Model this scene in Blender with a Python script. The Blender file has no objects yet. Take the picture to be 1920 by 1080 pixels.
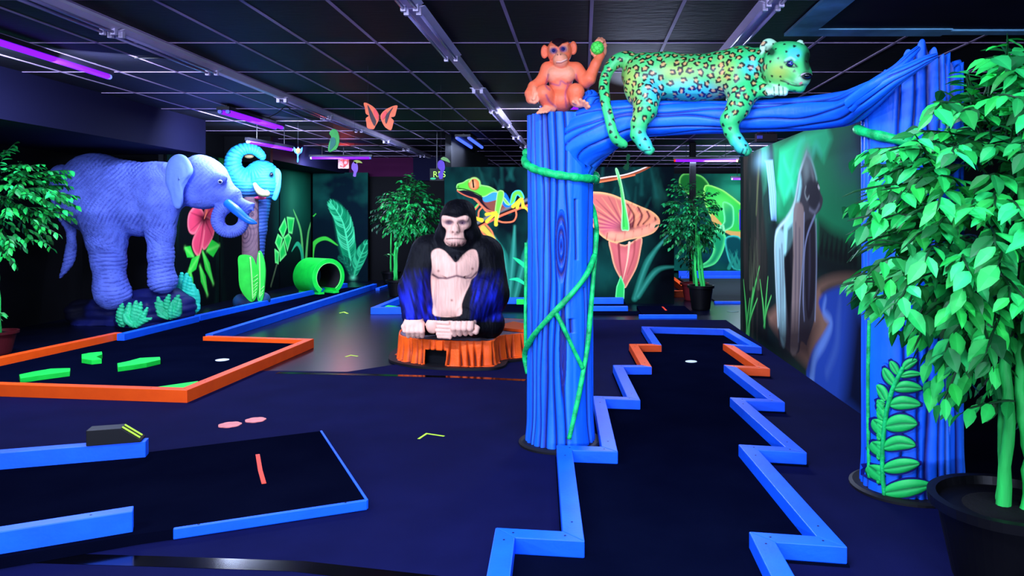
import bpy, math, random
import numpy as np
from mathutils import Vector
random.seed(7)
rng = np.random.default_rng(7)
# ---- camera geometry (1920x1080 frame): metres, camera 1.4 m above the floor, looking along +Y
F = 1400.0; CX = 1092.0; CY = 412.0; H = 1.4; CEIL = 2.84
def U(px, py, Z):
    return np.array(((px-CX)/F*Z, Z, H-(py-CY)/F*Z))
def G(px, py, h=0.0):
    return U(px, py, (H-h)*F/(py-CY))
def lin(c):
    return tuple(((x/255.0)/12.92 if x/255.0 <= 0.04045 else (((x/255.0)+0.055)/1.055)**2.4) for x in c)
COL = bpy.context.scene.collection
# ---- materials
MATS = {}
def mat(name, rgb, rough=0.6, spec=0.3, bump=0.0, bscale=40.0, var=0.0, vscale=6.0, emis=None, estr=0.0, metal=0.0, stretch=(1, 1, 1), transl=0.0):
    if name in MATS: return MATS[name]
    m = bpy.data.materials.new(name); m.use_nodes = True
    nt = m.node_tree; b = nt.nodes['Principled BSDF']
    c = lin(rgb) if max(rgb) > 1.01 else rgb
    b.inputs['Roughness'].default_value = rough
    b.inputs['Specular IOR Level'].default_value = spec
    b.inputs['Metallic'].default_value = metal
    b.inputs['Base Color'].default_value = (*c, 1)
    if bump or var:
        tc = nt.nodes.new('ShaderNodeTexCoord'); mp = nt.nodes.new('ShaderNodeMapping')
        mp.inputs['Scale'].default_value = stretch
        nt.links.new(tc.outputs['Object'], mp.inputs['Vector'])
    if var:
        n = nt.nodes.new('ShaderNodeTexNoise'); n.inputs['Scale'].default_value = vscale; n.inputs['Detail'].default_value = 5
        nt.links.new(mp.outputs[0], n.inputs['Vector'])
        r = nt.nodes.new('ShaderNodeValToRGB')
        r.color_ramp.elements[0].position = 0.3; r.color_ramp.elements[1].position = 0.7
        r.color_ramp.elements[0].color = (*[max(0, x*(1-var)) for x in c], 1)
        r.color_ramp.elements[1].color = (*[min(1, x*(1+var)+0.002*var) for x in c], 1)
        nt.links.new(n.outputs['Fac'], r.inputs['Fac']); nt.links.new(r.outputs['Color'], b.inputs['Base Color'])
    if bump:
        n2 = nt.nodes.new('ShaderNodeTexNoise'); n2.inputs['Scale'].default_value = bscale; n2.inputs['Detail'].default_value = 4
        nt.links.new(mp.outputs[0], n2.inputs['Vector'])
        bp = nt.nodes.new('ShaderNodeBump'); bp.inputs['Strength'].default_value = bump; bp.inputs['Distance'].default_value = 0.01
        nt.links.new(n2.outputs['Fac'], bp.inputs['Height']); nt.links.new(bp.outputs[0], b.inputs['Normal'])
    if emis is not None:
        b.inputs['Emission Color'].default_value = (*(lin(emis) if max(emis) > 1.01 else emis), 1)
        b.inputs['Emission Strength'].default_value = estr
    MATS[name] = m
    return m
def vmat(name, rough=0.6, spec=0.3, bump=0.0, bscale=40.0, stretch=(1, 1, 1), transl=0.0):
    if name in MATS: return MATS[name]
    m = mat(name, (0.5, 0.5, 0.5), rough, spec, bump, bscale, stretch=stretch)
    nt = m.node_tree; b = nt.nodes['Principled BSDF']
    a = nt.nodes.new('ShaderNodeAttribute'); a.attribute_name = 'Col'
    nt.links.new(a.outputs['Color'], b.inputs['Base Color'])
    if transl:
        t = nt.nodes.new('ShaderNodeBsdfTranslucent'); mx = nt.nodes.new('ShaderNodeMixShader'); mx.inputs[0].default_value = transl
        out = nt.nodes['Material Output']
        nt.links.new(a.outputs['Color'], t.inputs['Color'])
        nt.links.new(b.outputs[0], mx.inputs[1]); nt.links.new(t.outputs[0], mx.inputs[2]); nt.links.new(mx.outputs[0], out.inputs[0])
    return m
# ---- objects
ROOT = {}
def rootloc(o):
    while o is not None:
        if o.name in ROOT: return ROOT[o.name]
        o = o.parent
    return np.zeros(3)
def tag(o, label, cat=None, group=None, kind=None):
    if label: o['label'] = label
    if cat: o['category'] = cat
    if group: o['group'] = group
    if kind: o['kind'] = kind
    return o
def thing(name, label, cat, loc, group=None):
    o = bpy.data.objects.new(name, None); COL.objects.link(o)
    o.location = [float(x) for x in loc]; o.empty_display_size = 0.1
    ROOT[o.name] = np.array([float(x) for x in loc])
    return tag(o, label, cat, group)
def mk(name, V, Fc, m, parent=None, cols=None, smooth=False, bevel=0.0, center=None):
    V = np.asarray(V, dtype=np.float64).reshape(-1, 3)
    if parent is not None:
        base = rootloc(parent)
    else:
        base = np.zeros(3) if center is None else np.asarray(center, float)
    V = V-base
    me = bpy.data.meshes.new(name)
    if isinstance(Fc, np.ndarray):
        n = len(Fc); k = Fc.shape[1]
        me.vertices.add(len(V)); me.vertices.foreach_set('co', V.astype(np.float32).ravel())
        me.loops.add(n*k); me.loops.foreach_set('vertex_index', Fc.astype(np.int32).ravel())
        me.polygons.add(n); me.polygons.foreach_set('loop_start', np.arange(0, n*k, k, dtype=np.int32))
        me.polygons.foreach_set('loop_total', np.full(n, k, dtype=np.int32))
        me.update(calc_edges=True)
    else:
        me.from_pydata([tuple(v) for v in V], [], [tuple(int(i) for i in f) for f in Fc]); me.update()
    if smooth:
        me.polygons.foreach_set('use_smooth', np.ones(len(me.polygons), dtype=bool))
    if cols is not None:
        a = me.color_attributes.new('Col', 'FLOAT_COLOR', 'POINT')
        cc = np.ones((len(V), 4), np.float32); cc[:, :3] = np.clip(cols, 0, 1)
        a.data.foreach_set('color', cc.ravel())
    me.materials.append(m)
    o = bpy.data.objects.new(name, me); COL.objects.link(o)
    if parent is not None: o.parent = parent
    else:
        o.location = [float(x) for x in base]; ROOT[o.name] = base
    if bevel:
        b = o.modifiers.new('bevel', 'BEVEL'); b.width = bevel; b.segments = 2; b.limit_method = 'ANGLE'
    return o
def struct(name, V, Fc, m, **k):
    o = mk(name, V, Fc, m, **k); o['kind'] = 'structure'; return o
class MB:
    def __init__(s): s.V = []; s.F = []; s.C = []
    def add(s, V, Fc, col=None):
        n = len(s.V); s.V += [tuple(float(c) for c in v) for v in V]; s.F += [tuple(int(i)+n for i in f) for f in Fc]
        if col is not None: s.C += [tuple(col)]*len(V)
    def box(s, a, b, col=None):
        x0, y0, z0 = [min(p, q) for p, q in zip(a, b)]; x1, y1, z1 = [max(p, q) for p, q in zip(a, b)]
        s.add([(x0, y0, z0), (x1, y0, z0), (x1, y1, z0), (x0, y1, z0), (x0, y0, z1), (x1, y0, z1), (x1, y1, z1), (x0, y1, z1)],
              [(0, 3, 2, 1), (4, 5, 6, 7), (0, 1, 5, 4), (1, 2, 6, 5), (2, 3, 7, 6), (3, 0, 4, 7)], col)
    def prism(s, P, z0, z1, col=None):
        # P: xy outline; z0,z1 numbers or per-vertex lists
        n = len(P); z0 = z0 if hasattr(z0, '__len__') else [z0]*n; z1 = z1 if hasattr(z1, '__len__') else [z1]*n
        ar = sum(P[i][0]*P[(i+1) % n][1]-P[(i+1) % n][0]*P[i][1] for i in range(n))
        if ar < 0: P = P[::-1]; z0 = z0[::-1]; z1 = z1[::-1]
        V = [(p[0], p[1], z) for p, z in zip(P, z0)]+[(p[0], p[1], z) for p, z in zip(P, z1)]
        s.add(V, [tuple(range(n))[::-1], tuple(range(n, 2*n))]+[(i, (i+1) % n, n+(i+1) % n, n+i) for i in range(n)], col)
    def plate(s, P3, t, col=None):
        # a thick plate: outline P3 (3D points on a plane), thickness vector t
        n = len(P3); t = np.asarray(t, float)
        V = [tuple(np.asarray(p)) for p in P3]+[tuple(np.asarray(p)+t) for p in P3]
        s.add(V, [tuple(range(n)), tuple(range(n, 2*n))[::-1]]+[((i+1) % n, i, n+i, n+(i+1) % n) for i in range(n)], col)
    def tube(s, P, R, n=10, col=None, cap=True):
        P = [np.asarray(p, float) for p in P]; m = len(P)
        if not hasattr(R, '__len__'): R = [R]*m
        V = []; up = np.array((0.0, 0.0, 1.0)); prev = None
        for i in range(m):
            t = P[min(i+1, m-1)]-P[max(i-1, 0)]; t = t/(np.linalg.norm(t)+1e-9)
            if prev is None:
                a = up if abs(t[2]) < 0.9 else np.array((1.0, 0, 0)); x = np.cross(t, a)
            else: x = prev-t*np.dot(prev, t)
            x /= (np.linalg.norm(x)+1e-9); prev = x; y = np.cross(t, x)
            for k in range(n):
                a = 2*math.pi*k/n; V.append(P[i]+R[i]*(math.cos(a)*x+math.sin(a)*y))
        Fc = [(i*n+k, i*n+(k+1) % n, (i+1)*n+(k+1) % n, (i+1)*n+k) for i in range(m-1) for k in range(n)]
        if cap: Fc += [tuple(range(n))[::-1], tuple(range((m-1)*n, m*n))]
        s.add(V, Fc, col)
    def lathe(s, c, prof, n=32, col=None):
        V = []; m = len(prof)
        for r, z in prof:
            for k in range(n):
                a = 2*math.pi*k/n; V.append((c[0]+r*math.cos(a), c[1]+r*math.sin(a), c[2]+z))
        s.add(V, [(i*n+k, i*n+(k+1) % n, (i+1)*n+(k+1) % n, (i+1)*n+k) for i in range(m-1) for k in range(n)]+[tuple(range(n))[::-1], tuple(range((m-1)*n, m*n))], col)
    def ball(s, c, r, n=16, col=None, rot=None):
        r = r if hasattr(r, '__len__') else (r, r, r); V = []; m = n//2
        for i in range(m+1):
            a = math.pi*(i+0.02*(i == 0)-0.02*(i == m))/m
            for k in range(n):
                b = 2*math.pi*k/n
                v = np.array((r[0]*math.sin(a)*math.cos(b), r[1]*math.sin(a)*math.sin(b), r[2]*math.cos(a)))
                if rot is not None: v = rot@v
                V.append(np.asarray(c)+v)
        s.add(V, [(i*n+k, (i+1)*n+k, (i+1)*n+(k+1) % n, i*n+(k+1) % n) for i in range(m) for k in range(n)]+[tuple(range(n)), tuple(range(m*n, m*n+n))[::-1]], col)
    def build(s, name, m, parent=None, smooth=False, bevel=0.0, center=None):
        return mk(name, np.array(s.V), s.F, m, parent, cols=(np.array(s.C) if s.C else None), smooth=smooth, bevel=bevel, center=center)
def rotm(axis, a):
    x, y, z = np.asarray(axis, float)/np.linalg.norm(axis); c = math.cos(a); s = math.sin(a); C = 1-c
    return np.array([[x*x*C+c, x*y*C-z*s, x*z*C+y*s], [y*x*C+z*s, y*y*C+c, y*z*C-x*s], [z*x*C-y*s, z*y*C+x*s, z*z*C+c]])
def spline(P, n=8, closed=False):
    P = [np.asarray(p, float) for p in P]; m = len(P); out = []
    for i in range(m if closed else m-1):
        if closed: p0, p1, p2, p3 = P[(i-1) % m], P[i], P[(i+1) % m], P[(i+2) % m]
        else: p0, p1, p2, p3 = P[max(i-1, 0)], P[i], P[i+1], P[min(i+2, m-1)]
        for k in range(n):
            t = k/n
            out.append(0.5*((2*p1)+(-p0+p2)*t+(2*p0-5*p1+4*p2-p3)*t*t+(-p0+3*p1-3*p2+p3)*t**3))
    if not closed: out.append(P[-1])
    return out
# ---- noise
def _h(ix, iy, iz, seed):
    n = (ix*374761393+iy*668265263+iz*2147483647+seed*974634777) & 0xffffffff
    n = ((n ^ (n >> 13))*1274126177) & 0xffffffff
    return ((n ^ (n >> 16)) & 0xffff)/65535.0
def noise3(p, freq=1.0, seed=0):
    q = p*freq; i = np.floor(q).astype(np.int64); f = q-i; f = f*f*(3-2*f); r = 0
    for dx in (0, 1):
        for dy in (0, 1):
            for dz in (0, 1):
                w = (f[..., 0] if dx else 1-f[..., 0])*(f[..., 1] if dy else 1-f[..., 1])*(f[..., 2] if dz else 1-f[..., 2])
                r = r+w*_h(i[..., 0]+dx, i[..., 1]+dy, i[..., 2]+dz, seed)
    return r
def fbm(p, freq=1.0, seed=0, o=3):
    r = 0; a = 0.5; t = 0
    for k in range(o): r = r+a*noise3(p, freq*2**k, seed+k); t += a; a *= 0.5
    return r/t
# ---- clay: smooth-blended solid sculpting meshed with surface nets
class Clay:
    def __init__(s, vox, k): s.vox = vox; s.k = k; s.P = []
    def cap(s, a, b, ra, rb, col=(1, 1, 1), k=None, op=1):
        s.P.append(('c', np.asarray(a, float), np.asarray(b, float), ra, rb, np.array(col, float), s.k if k is None else k, op)); return s
    def ell(s, c, r, col=(1, 1, 1), k=None, op=1, rot=None):
        r = r if hasattr(r, '__len__') else (r, r, r)
        s.P.append(('e', np.asarray(c, float), rot, np.array(r, float), None, np.array(col, float), s.k if k is None else k, op)); return s
    def chain(s, pts, col=(1, 1, 1), k=None, n=0):
        # pts: (xyz, r)
        if n:
            q = spline([np.append(p, r) for p, r in pts], n); pts = [(v[:3], v[3]) for v in q]
        for (a, ra), (b, rb) in zip(pts[:-1], pts[1:]): s.cap(a, b, ra, rb, col, k)
        return s
    @staticmethod
    def dist(p, q):
        if p[0] == 'c':
            _, a, b, ra, rb = p[:5]; ba = b-a; pa = q-a
            h = np.clip((pa@ba)/(ba@ba+1e-12), 0, 1)
            return np.linalg.norm(pa-h[..., None]*ba, axis=-1)-(ra+(rb-ra)*h)
        _, c, rot, r = p[:4]; v = q-c
        if rot is not None: v = v@rot
        k0 = np.linalg.norm(v/r, axis=-1); k1 = np.linalg.norm(v/(r*r), axis=-1)
        return k0*(k0-1)/(k1+1e-9)
    def bbox(s, p):
        if p[0] == 'c':
            lo = np.minimum(p[1]-p[3], p[2]-p[4]); hi = np.maximum(p[1]+p[3], p[2]+p[4])
        else:
            R = max(p[3]) if p[2] is not None else p[3]; lo = p[1]-R; hi = p[1]+R
        return lo, hi
    def mesh(s, disp=None, floor=None):
        los = [s.bbox(p) for p in s.P if p[7] > 0]; lo = np.min([a for a, b in los], axis=0)-3*s.vox-s.k*0.3; hi = np.max([b for a, b in los], axis=0)+3*s.vox+s.k*0.3
        n = np.ceil((hi-lo)/s.vox).astype(int)+1
        f = np.full(n, 0.5, np.float32); ax = [lo[i]+np.arange(n[i])*s.vox for i in range(3)]
        for p in s.P:
            k = max(p[6], 1e-4); a, b = s.bbox(p); m = k+3*s.vox
            i0 = np.clip(np.floor((a-m-lo)/s.vox).astype(int), 0, n-1); i1 = np.clip(np.ceil((b+m-lo)/s.vox).astype(int)+1, 1, n)
            if np.any(i1 <= i0): continue
            sl = tuple(slice(i0[j], i1[j]) for j in range(3))
            q = np.stack(np.meshgrid(*[ax[j][sl[j]] for j in range(3)], indexing='ij'), -1)
            d = s.dist(p, q).astype(np.float32); g = f[sl]
            if p[7] > 0:
                h = np.maximum(k-np.abs(g-d), 0)/k; f[sl] = np.minimum(g, d)-h*h*k*0.25
            else:
                h = np.maximum(k-np.abs(g+d), 0)/k; f[sl] = np.maximum(g, -d)+h*h*k*0.25
        if floor is not None:
            zz = ax[2][None, None, :]; f = np.maximum(f, (floor-zz).astype(np.float32)+0*f)
        ins = f < 0
        c = ins.astype(np.int8)
        cs = c[:-1, :-1, :-1]+c[1:, :-1, :-1]+c[:-1, 1:, :-1]+c[:-1, :-1, 1:]+c[1:, 1:, :-1]+c[1:, :-1, 1:]+c[:-1, 1:, 1:]+c[1:, 1:, 1:]
        act = (cs > 0) & (cs < 8); I = np.argwhere(act); N = len(I)
        idx = np.full(act.shape, -1, np.int64); idx[tuple(I.T)] = np.arange(N)
        cor = [(x, y, z) for x in (0, 1) for y in (0, 1) for z in (0, 1)]
        val = {o: f[I[:, 0]+o[0], I[:, 1]+o[1], I[:, 2]+o[2]] for o in cor}
        acc = np.zeros((N, 3)); cnt = np.zeros(N)
        for a in cor:
            for j in range(3):
                if a[j] == 0:
                    b = list(a); b[j] = 1; b = tuple(b)
                    A = val[a]; B = val[b]; mm = (A < 0) != (B < 0)
                    t = np.where(mm, A/(A-B+1e-20*(A == B)+0.0), 0)
                    pt = np.tile(np.array(a, float), (N, 1)); pt[:, j] = t
                    acc[mm] += pt[mm]; cnt[mm] += 1
        V = lo+(I+acc/cnt[:, None])*s.vox
        Q = []
        for j in range(3):
            o = [slice(None)]*3; o2 = [slice(None)]*3; o[j] = slice(0, -1); o2[j] = slice(1, None)
            A = ins[tuple(o)]; B = ins[tuple(o2)]; E = np.argwhere(A != B)
            k1, k2 = [(1, 2), (2, 0), (0, 1)][j]
            E = E[(E[:, k1] > 0) & (E[:, k2] > 0) & (E[:, k1] < n[k1]-1) & (E[:, k2] < n[k2]-1)]
            sg = A[tuple(E.T)]; d1 = np.zeros(3, int); d1[k1] = 1; d2 = np.zeros(3, int); d2[k2] = 1
            q = [idx[tuple((E-a*d1-b*d2).T)] for a, b in ((1, 1), (0, 1), (0, 0), (1, 0))]
            q = np.stack(q, 1); q[~sg] = q[~sg][:, ::-1]; Q.append(q)
        Q = np.concatenate(Q)
        C = np.zeros((N, 3)); W = np.zeros(N)+1e-12
        for p in s.P:
            if p[7] < 0: continue
            d = s.dist(p, V); w = np.exp(-np.clip(d, -0.01, 1)/(s.vox*0.9)); C += w[:, None]*p[5]; W += w
        C /= W[:, None]
        Nm = normals(V, Q)
        if disp is not None: V = V+Nm*disp(V, Nm)[:, None]
        return V, Q, C, Nm
def normals(V, Q):
    n = np.cross(V[Q[:, 2]]-V[Q[:, 0]], V[Q[:, 3]]-V[Q[:, 1]]); N = np.zeros_like(V)
    for j in range(4): np.add.at(N, Q[:, j], n)
    return N/(np.linalg.norm(N, axis=1, keepdims=True)+1e-12)
def proj(V):
    return CX+V[:, 0]/V[:, 1]*F, CY-(V[:, 2]-H)/V[:, 1]*F
def inpoly(x, y, P):
    r = np.zeros(x.shape, bool); n = len(P)
    for i in range(n):
        x0, y0 = P[i]; x1, y1 = P[(i+1) % n]
        if y0 == y1: continue
        c = ((y0 > y) != (y1 > y)) & (x < (x1-x0)*(y-y0)/(y1-y0)+x0); r ^= c
    return r
def dseg(x, y, P, closed=False, W=None):
    best = np.full(x.shape, 1e9); n = len(P); wv = np.zeros(x.shape)
    for i in range(n if closed else n-1):
        x0, y0 = P[i][0], P[i][1]; x1, y1 = P[(i+1) % n][0], P[(i+1) % n][1]
        dx, dy = x1-x0, y1-y0; t = np.clip(((x-x0)*dx+(y-y0)*dy)/(dx*dx+dy*dy+1e-12), 0, 1)
        d = np.hypot(x-x0-t*dx, y-y0-t*dy); m = d < best
        if W is not None: wv = np.where(m, W[i]+(W[(i+1) % n]-W[i])*t, wv)
        best = np.where(m, d, best)
    return (best, wv) if W is not None else best
def over(C, col, a):
    return C*(1-a[..., None])+np.array(lin(col) if max(col) > 1.01 else col)*a[..., None]
# ---- mural painter: a wall panel whose paint is stored per vertex
class Mural:
    def __init__(s, axis, pos, r0, r1, z0, z1, res, bg):
        s.axis = axis; s.pos = pos
        s.n = int(abs(r1-r0)/res)+1; s.m = int((z1-z0)/res)+1
        s.a = np.linspace(r0, r1, s.n); s.b = np.linspace(z0, z1, s.m)
        s.A, s.B = np.meshgrid(s.a, s.b, indexing='ij')
        s.C = np.zeros(s.A.shape+(3,))+np.array(lin(bg)); s.nz = np.stack([s.A, s.B, 0*s.A], -1)
    def pt(s, p):
        d = np.array(((p[0]-CX)/F, 1.0, -(p[1]-CY)/F))
        t = s.pos if s.axis == 'y' else s.pos/d[0]
        return (d[0]*t if s.axis == 'y' else t, H+d[2]*t)
    def pts(s, P, sm=0, closed=False):
        P = [s.pt(p) for p in P]
        return [tuple(v) for v in spline(P, sm, closed)] if sm else P
    def fill(s, P, col, soft=0.01, alpha=1.0, rim=None, rw=0.03, ra=1.0, sm=0, grad=None):
        P = s.pts(P, sm, True); ins = inpoly(s.A, s.B, P); d = dseg(s.A, s.B, P, True); sd = np.where(ins, d, -d)
        a = np.clip(sd/soft+0.5, 0, 1)*alpha
        s.C = over(s.C, col, a)
        if grad is not None:
            g = np.clip(sd/grad[1], 0, 1)*a; s.C = over(s.C, grad[0], g)
        if rim is not None: s.C = over(s.C, rim, np.exp(-(d/rw)**2)*np.clip(sd/soft+1.0, 0, 1)*ra)
    def line(s, P, w, col, soft=None, alpha=1.0, sm=0):
        n = len(P); P = s.pts(P, sm); W = w if hasattr(w, '__len__') else [w, w]
        W = list(np.interp(np.linspace(0, 1, len(P)), np.linspace(0, 1, len(W)), W))
        d, ww = dseg(s.A, s.B, P, False, W); soft = soft or 0.006
        s.C = over(s.C, col, np.clip((ww-d)/soft+0.5, 0, 1)*alpha)
    def glow(s, P, w, col, alpha=0.6, sm=0, closed=False):
        d = dseg(s.A, s.B, s.pts(P, sm, closed), closed); s.C = over(s.C, col, np.exp(-(d/w)**2)*alpha)
    def blob(s, c, r, col, alpha=1.0, p=1.0):
        x, y = s.pt(c); d = np.hypot((s.A-x)/r[0], (s.B-y)/r[1]); s.C = over(s.C, col, np.exp(-d**(2*p))*alpha)
    def mist(s, col, freq=3.0, alpha=0.5, seed=0, stretch=(1, 1), lo=0.45, hi=0.8, mask=None):
        q = s.nz*np.array((stretch[0], stretch[1], 1)); f = fbm(q+5.3, freq, seed, 4); a = np.clip((f-lo)/(hi-lo), 0, 1)*alpha
        if mask is not None: a = a*mask
        s.C = over(s.C, col, a)
    def blade(s, b, mid, tip, w, col, rim=None, alpha=1.0, soft=0.01):
        s.line([b, mid, tip], [w*0.5, w, w*0.6, 0.002], col, soft=soft, alpha=alpha, sm=8)
        if rim is not None: s.line([b, mid, tip], [w*0.18, w*0.25, 0.002], rim, soft=soft, alpha=alpha*0.8, sm=8)
    def build(s, name, thick, m, label, flip=False):
        idx = np.arange(s.n*s.m).reshape(s.n, s.m)
        q = np.stack([idx[:-1, :-1], idx[1:, :-1], idx[1:, 1:], idx[:-1, 1:]], -1).reshape(-1, 4)
        if flip: q = q[:, ::-1]
        A = s.A.ravel(); B = s.B.ravel(); P = np.full(A.shape, s.pos)
        V = np.stack([A, P, B], 1) if s.axis == 'y' else np.stack([P, A, B], 1)
        ctr = np.array((V[:, 0].mean(), V[:, 1].mean(), V[:, 2].min()))
        t = thing(name, label, 'mural panel', ctr, 'painted jungle wall panels')
        mk('painting', V, q, m, t, cols=s.C.reshape(-1, 3))
        mb = MB(); a0, a1 = min(s.a), max(s.a); e = 0.004 if thick > 0 else -0.004
        if s.axis == 'y': mb.box((a0, s.pos+e, min(s.b)), (a1, s.pos+thick, max(s.b)))
        else: mb.box((s.pos+e, a0, min(s.b)), (s.pos+thick, a1, max(s.b)))
        mb.build('board', mat('black_board', (6, 7, 10), 0.7, 0.2), t)
        return t
# =================== setting ===================
SC = bpy.context.scene
m_floor = mat('gloss_floor', (5, 9, 30), 0.28, 0.2, 0.05, 8, 0.3, 2.0)
m_carpet = mat('navy_carpet', (11, 14, 54), 0.85, 0.03, 0.25, 350, 0.12, 3.0)
m_black = mat('black_wall', (4, 5, 9), 0.75, 0.15, 0.1, 20)
m_upper = mat('upper_wall', (12, 12, 40), 0.8, 0.1, 0.1, 20)
m_red = mat('maroon_wall', (60, 12, 50), 0.8, 0.1, 0.1, 20)
m_tile = mat('ceiling_tile', (10, 10, 24), 0.6, 0.25, 0.3, 9, 0.35, 1.2, stretch=(1, 3, 1))
m_grid = mat('ceiling_grid_paint', (185, 158, 200), 0.5, 0.3, var=0.25, vscale=1.5)
m_bed = mat('black_felt', (4, 7, 26), 0.9, 0.0, 0.3, 300, 0.15, 2)
b = MB(); b.box((-9, -4, -0.1), (8, 22, 0)); f_ = b.build('floor', m_floor); f_['kind'] = 'structure'
# near carpet: edge runs from the left behind the orange lane to the gorilla stump, then right
ce = [G(-900, 700)[:2], G(527, 696)[:2], G(650, 698)[:2], G(742, 684)[:2], G(800, 688)[:2], G(1010, 640)[:2], G(1100, 600)[:2], (2.0, 10.4), (2.0, -3), (-8.5, -3)]
b = MB(); b.prism([tuple(p) for p in ce], 0.0004, 0.004); o = b.build('floor', m_carpet); o['kind'] = 'structure'
b = MB(); b.box((-9, -4, CEIL), (8, 22, CEIL+0.1)); ce_ = b.build('ceiling', m_tile); ce_['kind'] = 'structure'
gl = [-5.07, -4.5, -3.94, -3.37, -2.80, -2.235, -1.67, -1.10, -0.53, 0.063, 0.671, 1.28, 1.895, 2.54, 3.14, 3.74, 4.34, 4.94]
b = MB()
for x in gl: b.box((x-0.012, -4, CEIL-0.006), (x+0.012, 21.9, CEIL-0.0005))
for k in range(-8, 14):
    y = 6.07+1.2*k; b.box((-8.9, y-0.010, CEIL-0.0055), (7.9, y+0.010, CEIL-0.0006))
b.build('ceiling_grid', m_grid, ce_)
def wall(name, a, c, m): bb = MB(); bb.box(a, c); o = bb.build(name, m); o['kind'] = 'structure'; return o
wall('wall_left', (-7.4, -4, 0), (-7.3, 10.9, CEIL), m_black)
wall('wall_left', (-7.3, -4, 2.345), (-5.45, 10.8, CEIL), m_upper)
wall('wall_left', (-7.3, 10.9, 0), (-6.19, 11.0, CEIL), m_black)
wall('wall_left', (-6.3, 11.0, 0), (-6.2, 17.3, CEIL), m_black)
wall('wall_left', (-6.2, 13.0, 2.45), (-5.4, 17.28, CEIL), m_upper)
wall('wall_left', (-6.19, 12.9, 2.4), (-5.39, 13.0, CEIL), m_black)
wall('wall_back', (-6.2, 17.3, 0), (-2.3, 17.4, 2.4), m_black)
wall('wall_back', (-6.2, 17.3, 2.4), (-3.9, 17.4, CEIL), m_red)
wall('wall_back', (-3.9, 17.2, 2.3), (-2.3, 17.4, CEIL), m_upper)
wall('wall_back', (-2.3, 12.52, 0), (-2.2, 17.4, CEIL), m_black)
wall('wall_back', (-2.2, 20.6, 0), (7.9, 20.7, CEIL), m_black)
wall('wall_right', (7.9, -4, 0), (8.0, 21, CEIL), m_black)
wall('wall_front', (-9, -4.1, 0), (8, -4, CEIL), m_black)
b = MB(); b.box((2.02, 14.0, 0), (2.13, 14.12, CEIL)); o = b.build('trim_1', m_black); o['kind'] = 'structure'
# ceiling opening frame at top right
b = MB(); b.box((1.55, 2.0, CEIL-0.03), (1.75, 5.74, CEIL-0.008)); b.box((1.75, 5.54, CEIL-0.03), (2.75, 5.74, CEIL-0.008)); b.box((2.75, 5.58, CEIL-0.03), (4.4, 5.70, CEIL-0.008))
o = b.build('trim_2', mat('pale_trim', (110, 175, 215), 0.5, 0.3, var=0.5, vscale=3)); o['kind'] = 'structure'
b = MB(); b.box((1.75, 2.0, CEIL-0.02), (6.0, 5.54, CEIL-0.0085)); o = b.build('trim_3', mat('navy_panel', (16, 17, 48), 0.6, 0.2, var=0.3, vscale=1)); o['kind'] = 'structure'
# =================== ceiling strips and black light tubes ===================
m_met = mat('grey_metal', (220, 205, 235), 0.4, 0.5, 0.05, 20, 0.15, 2)
m_metd = mat('dark_metal', (14, 12, 24), 0.4, 0.5)
m_uv = mat('uv_tube_glow', (30, 10, 60), 0.4, 0.3, emis=(96, 14, 255), estr=3.2)
m_uvb = mat('uv_tube_blue_glow', (30, 30, 80), 0.4, 0.3, emis=(60, 90, 255), estr=2.2)
def strip(x, y0, y1, where):
    t = thing('ceiling_light_strip', 'long unlit metal light strip on the dark ceiling, '+where, 'ceiling light', (x, (y0+y1)/2, CEIL), 'unlit light strips')
    b = MB(); b.box((x-0.035, y0, CEIL-0.075), (x+0.035, y1, CEIL-0.007)); b.build('housing', m_met, t, bevel=0.006)
    L = 1.5; y = y0; k = 0
    while y+L <= y1+0.01:
        b = MB(); b.add([(x-0.085, y+0.02, CEIL-0.055), (x-0.035, y+0.02, CEIL-0.078), (x+0.035, y+0.02, CEIL-0.078), (x+0.085, y+0.02, CEIL-0.055),
                         (x-0.085, y+L-0.02, CEIL-0.055), (x-0.035, y+L-0.02, CEIL-0.078), (x+0.035, y+L-0.02, CEIL-0.078), (x+0.085, y+L-0.02, CEIL-0.055)],
                        [(0, 1, 5, 4), (1, 2, 6, 5), (2, 3, 7, 6), (0, 4, 7, 3), (0, 3, 2, 1), (4, 5, 6, 7)])
        if k % 3 != 2:
            r_ = b.build('reflector', m_met, t)
            for s in (-1, 1):
                tb = MB(); tb.tube([(x+s*0.04, y+0.06, CEIL-0.095), (x+s*0.04, y+L-0.06, CEIL-0.095)], 0.012, 8)
                tb.build('tube', mat('unlit_tube', (150, 140, 190), 0.25, 0.5), r_, smooth=True)
                for yy in (y+0.03, y+L-0.06):
                    e = MB(); e.box((x+s*0.04-0.016, yy, CEIL-0.115), (x+s*0.04+0.016, yy+0.03, CEIL-0.07)); e.build('tube_holder', m_met, r_)
        y += L; k += 1
strip(-3.40, 3.9, 16.6, 'left of the butterfly')
strip(-1.10, 3.3, 15.5, 'running towards the left blue trunk')
strip(1.20, 3.2, 11.0, 'passing above the leopard')
def arealight(p, sx, sy, e, col, rot=(0, 0, 0), spread=3.14159):
    L = bpy.data.lights.new('area', 'AREA'); L.shape = 'RECTANGLE'; L.size = sx; L.size_y = sy; L.energy = e; L.color = col; L.spread = spread
    o = bpy.data.objects.new('area_light', L); COL.objects.link(o); o.location = p; o.rotation_euler = rot; return o
LC = (0.58, 0.68, 1.0)
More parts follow.
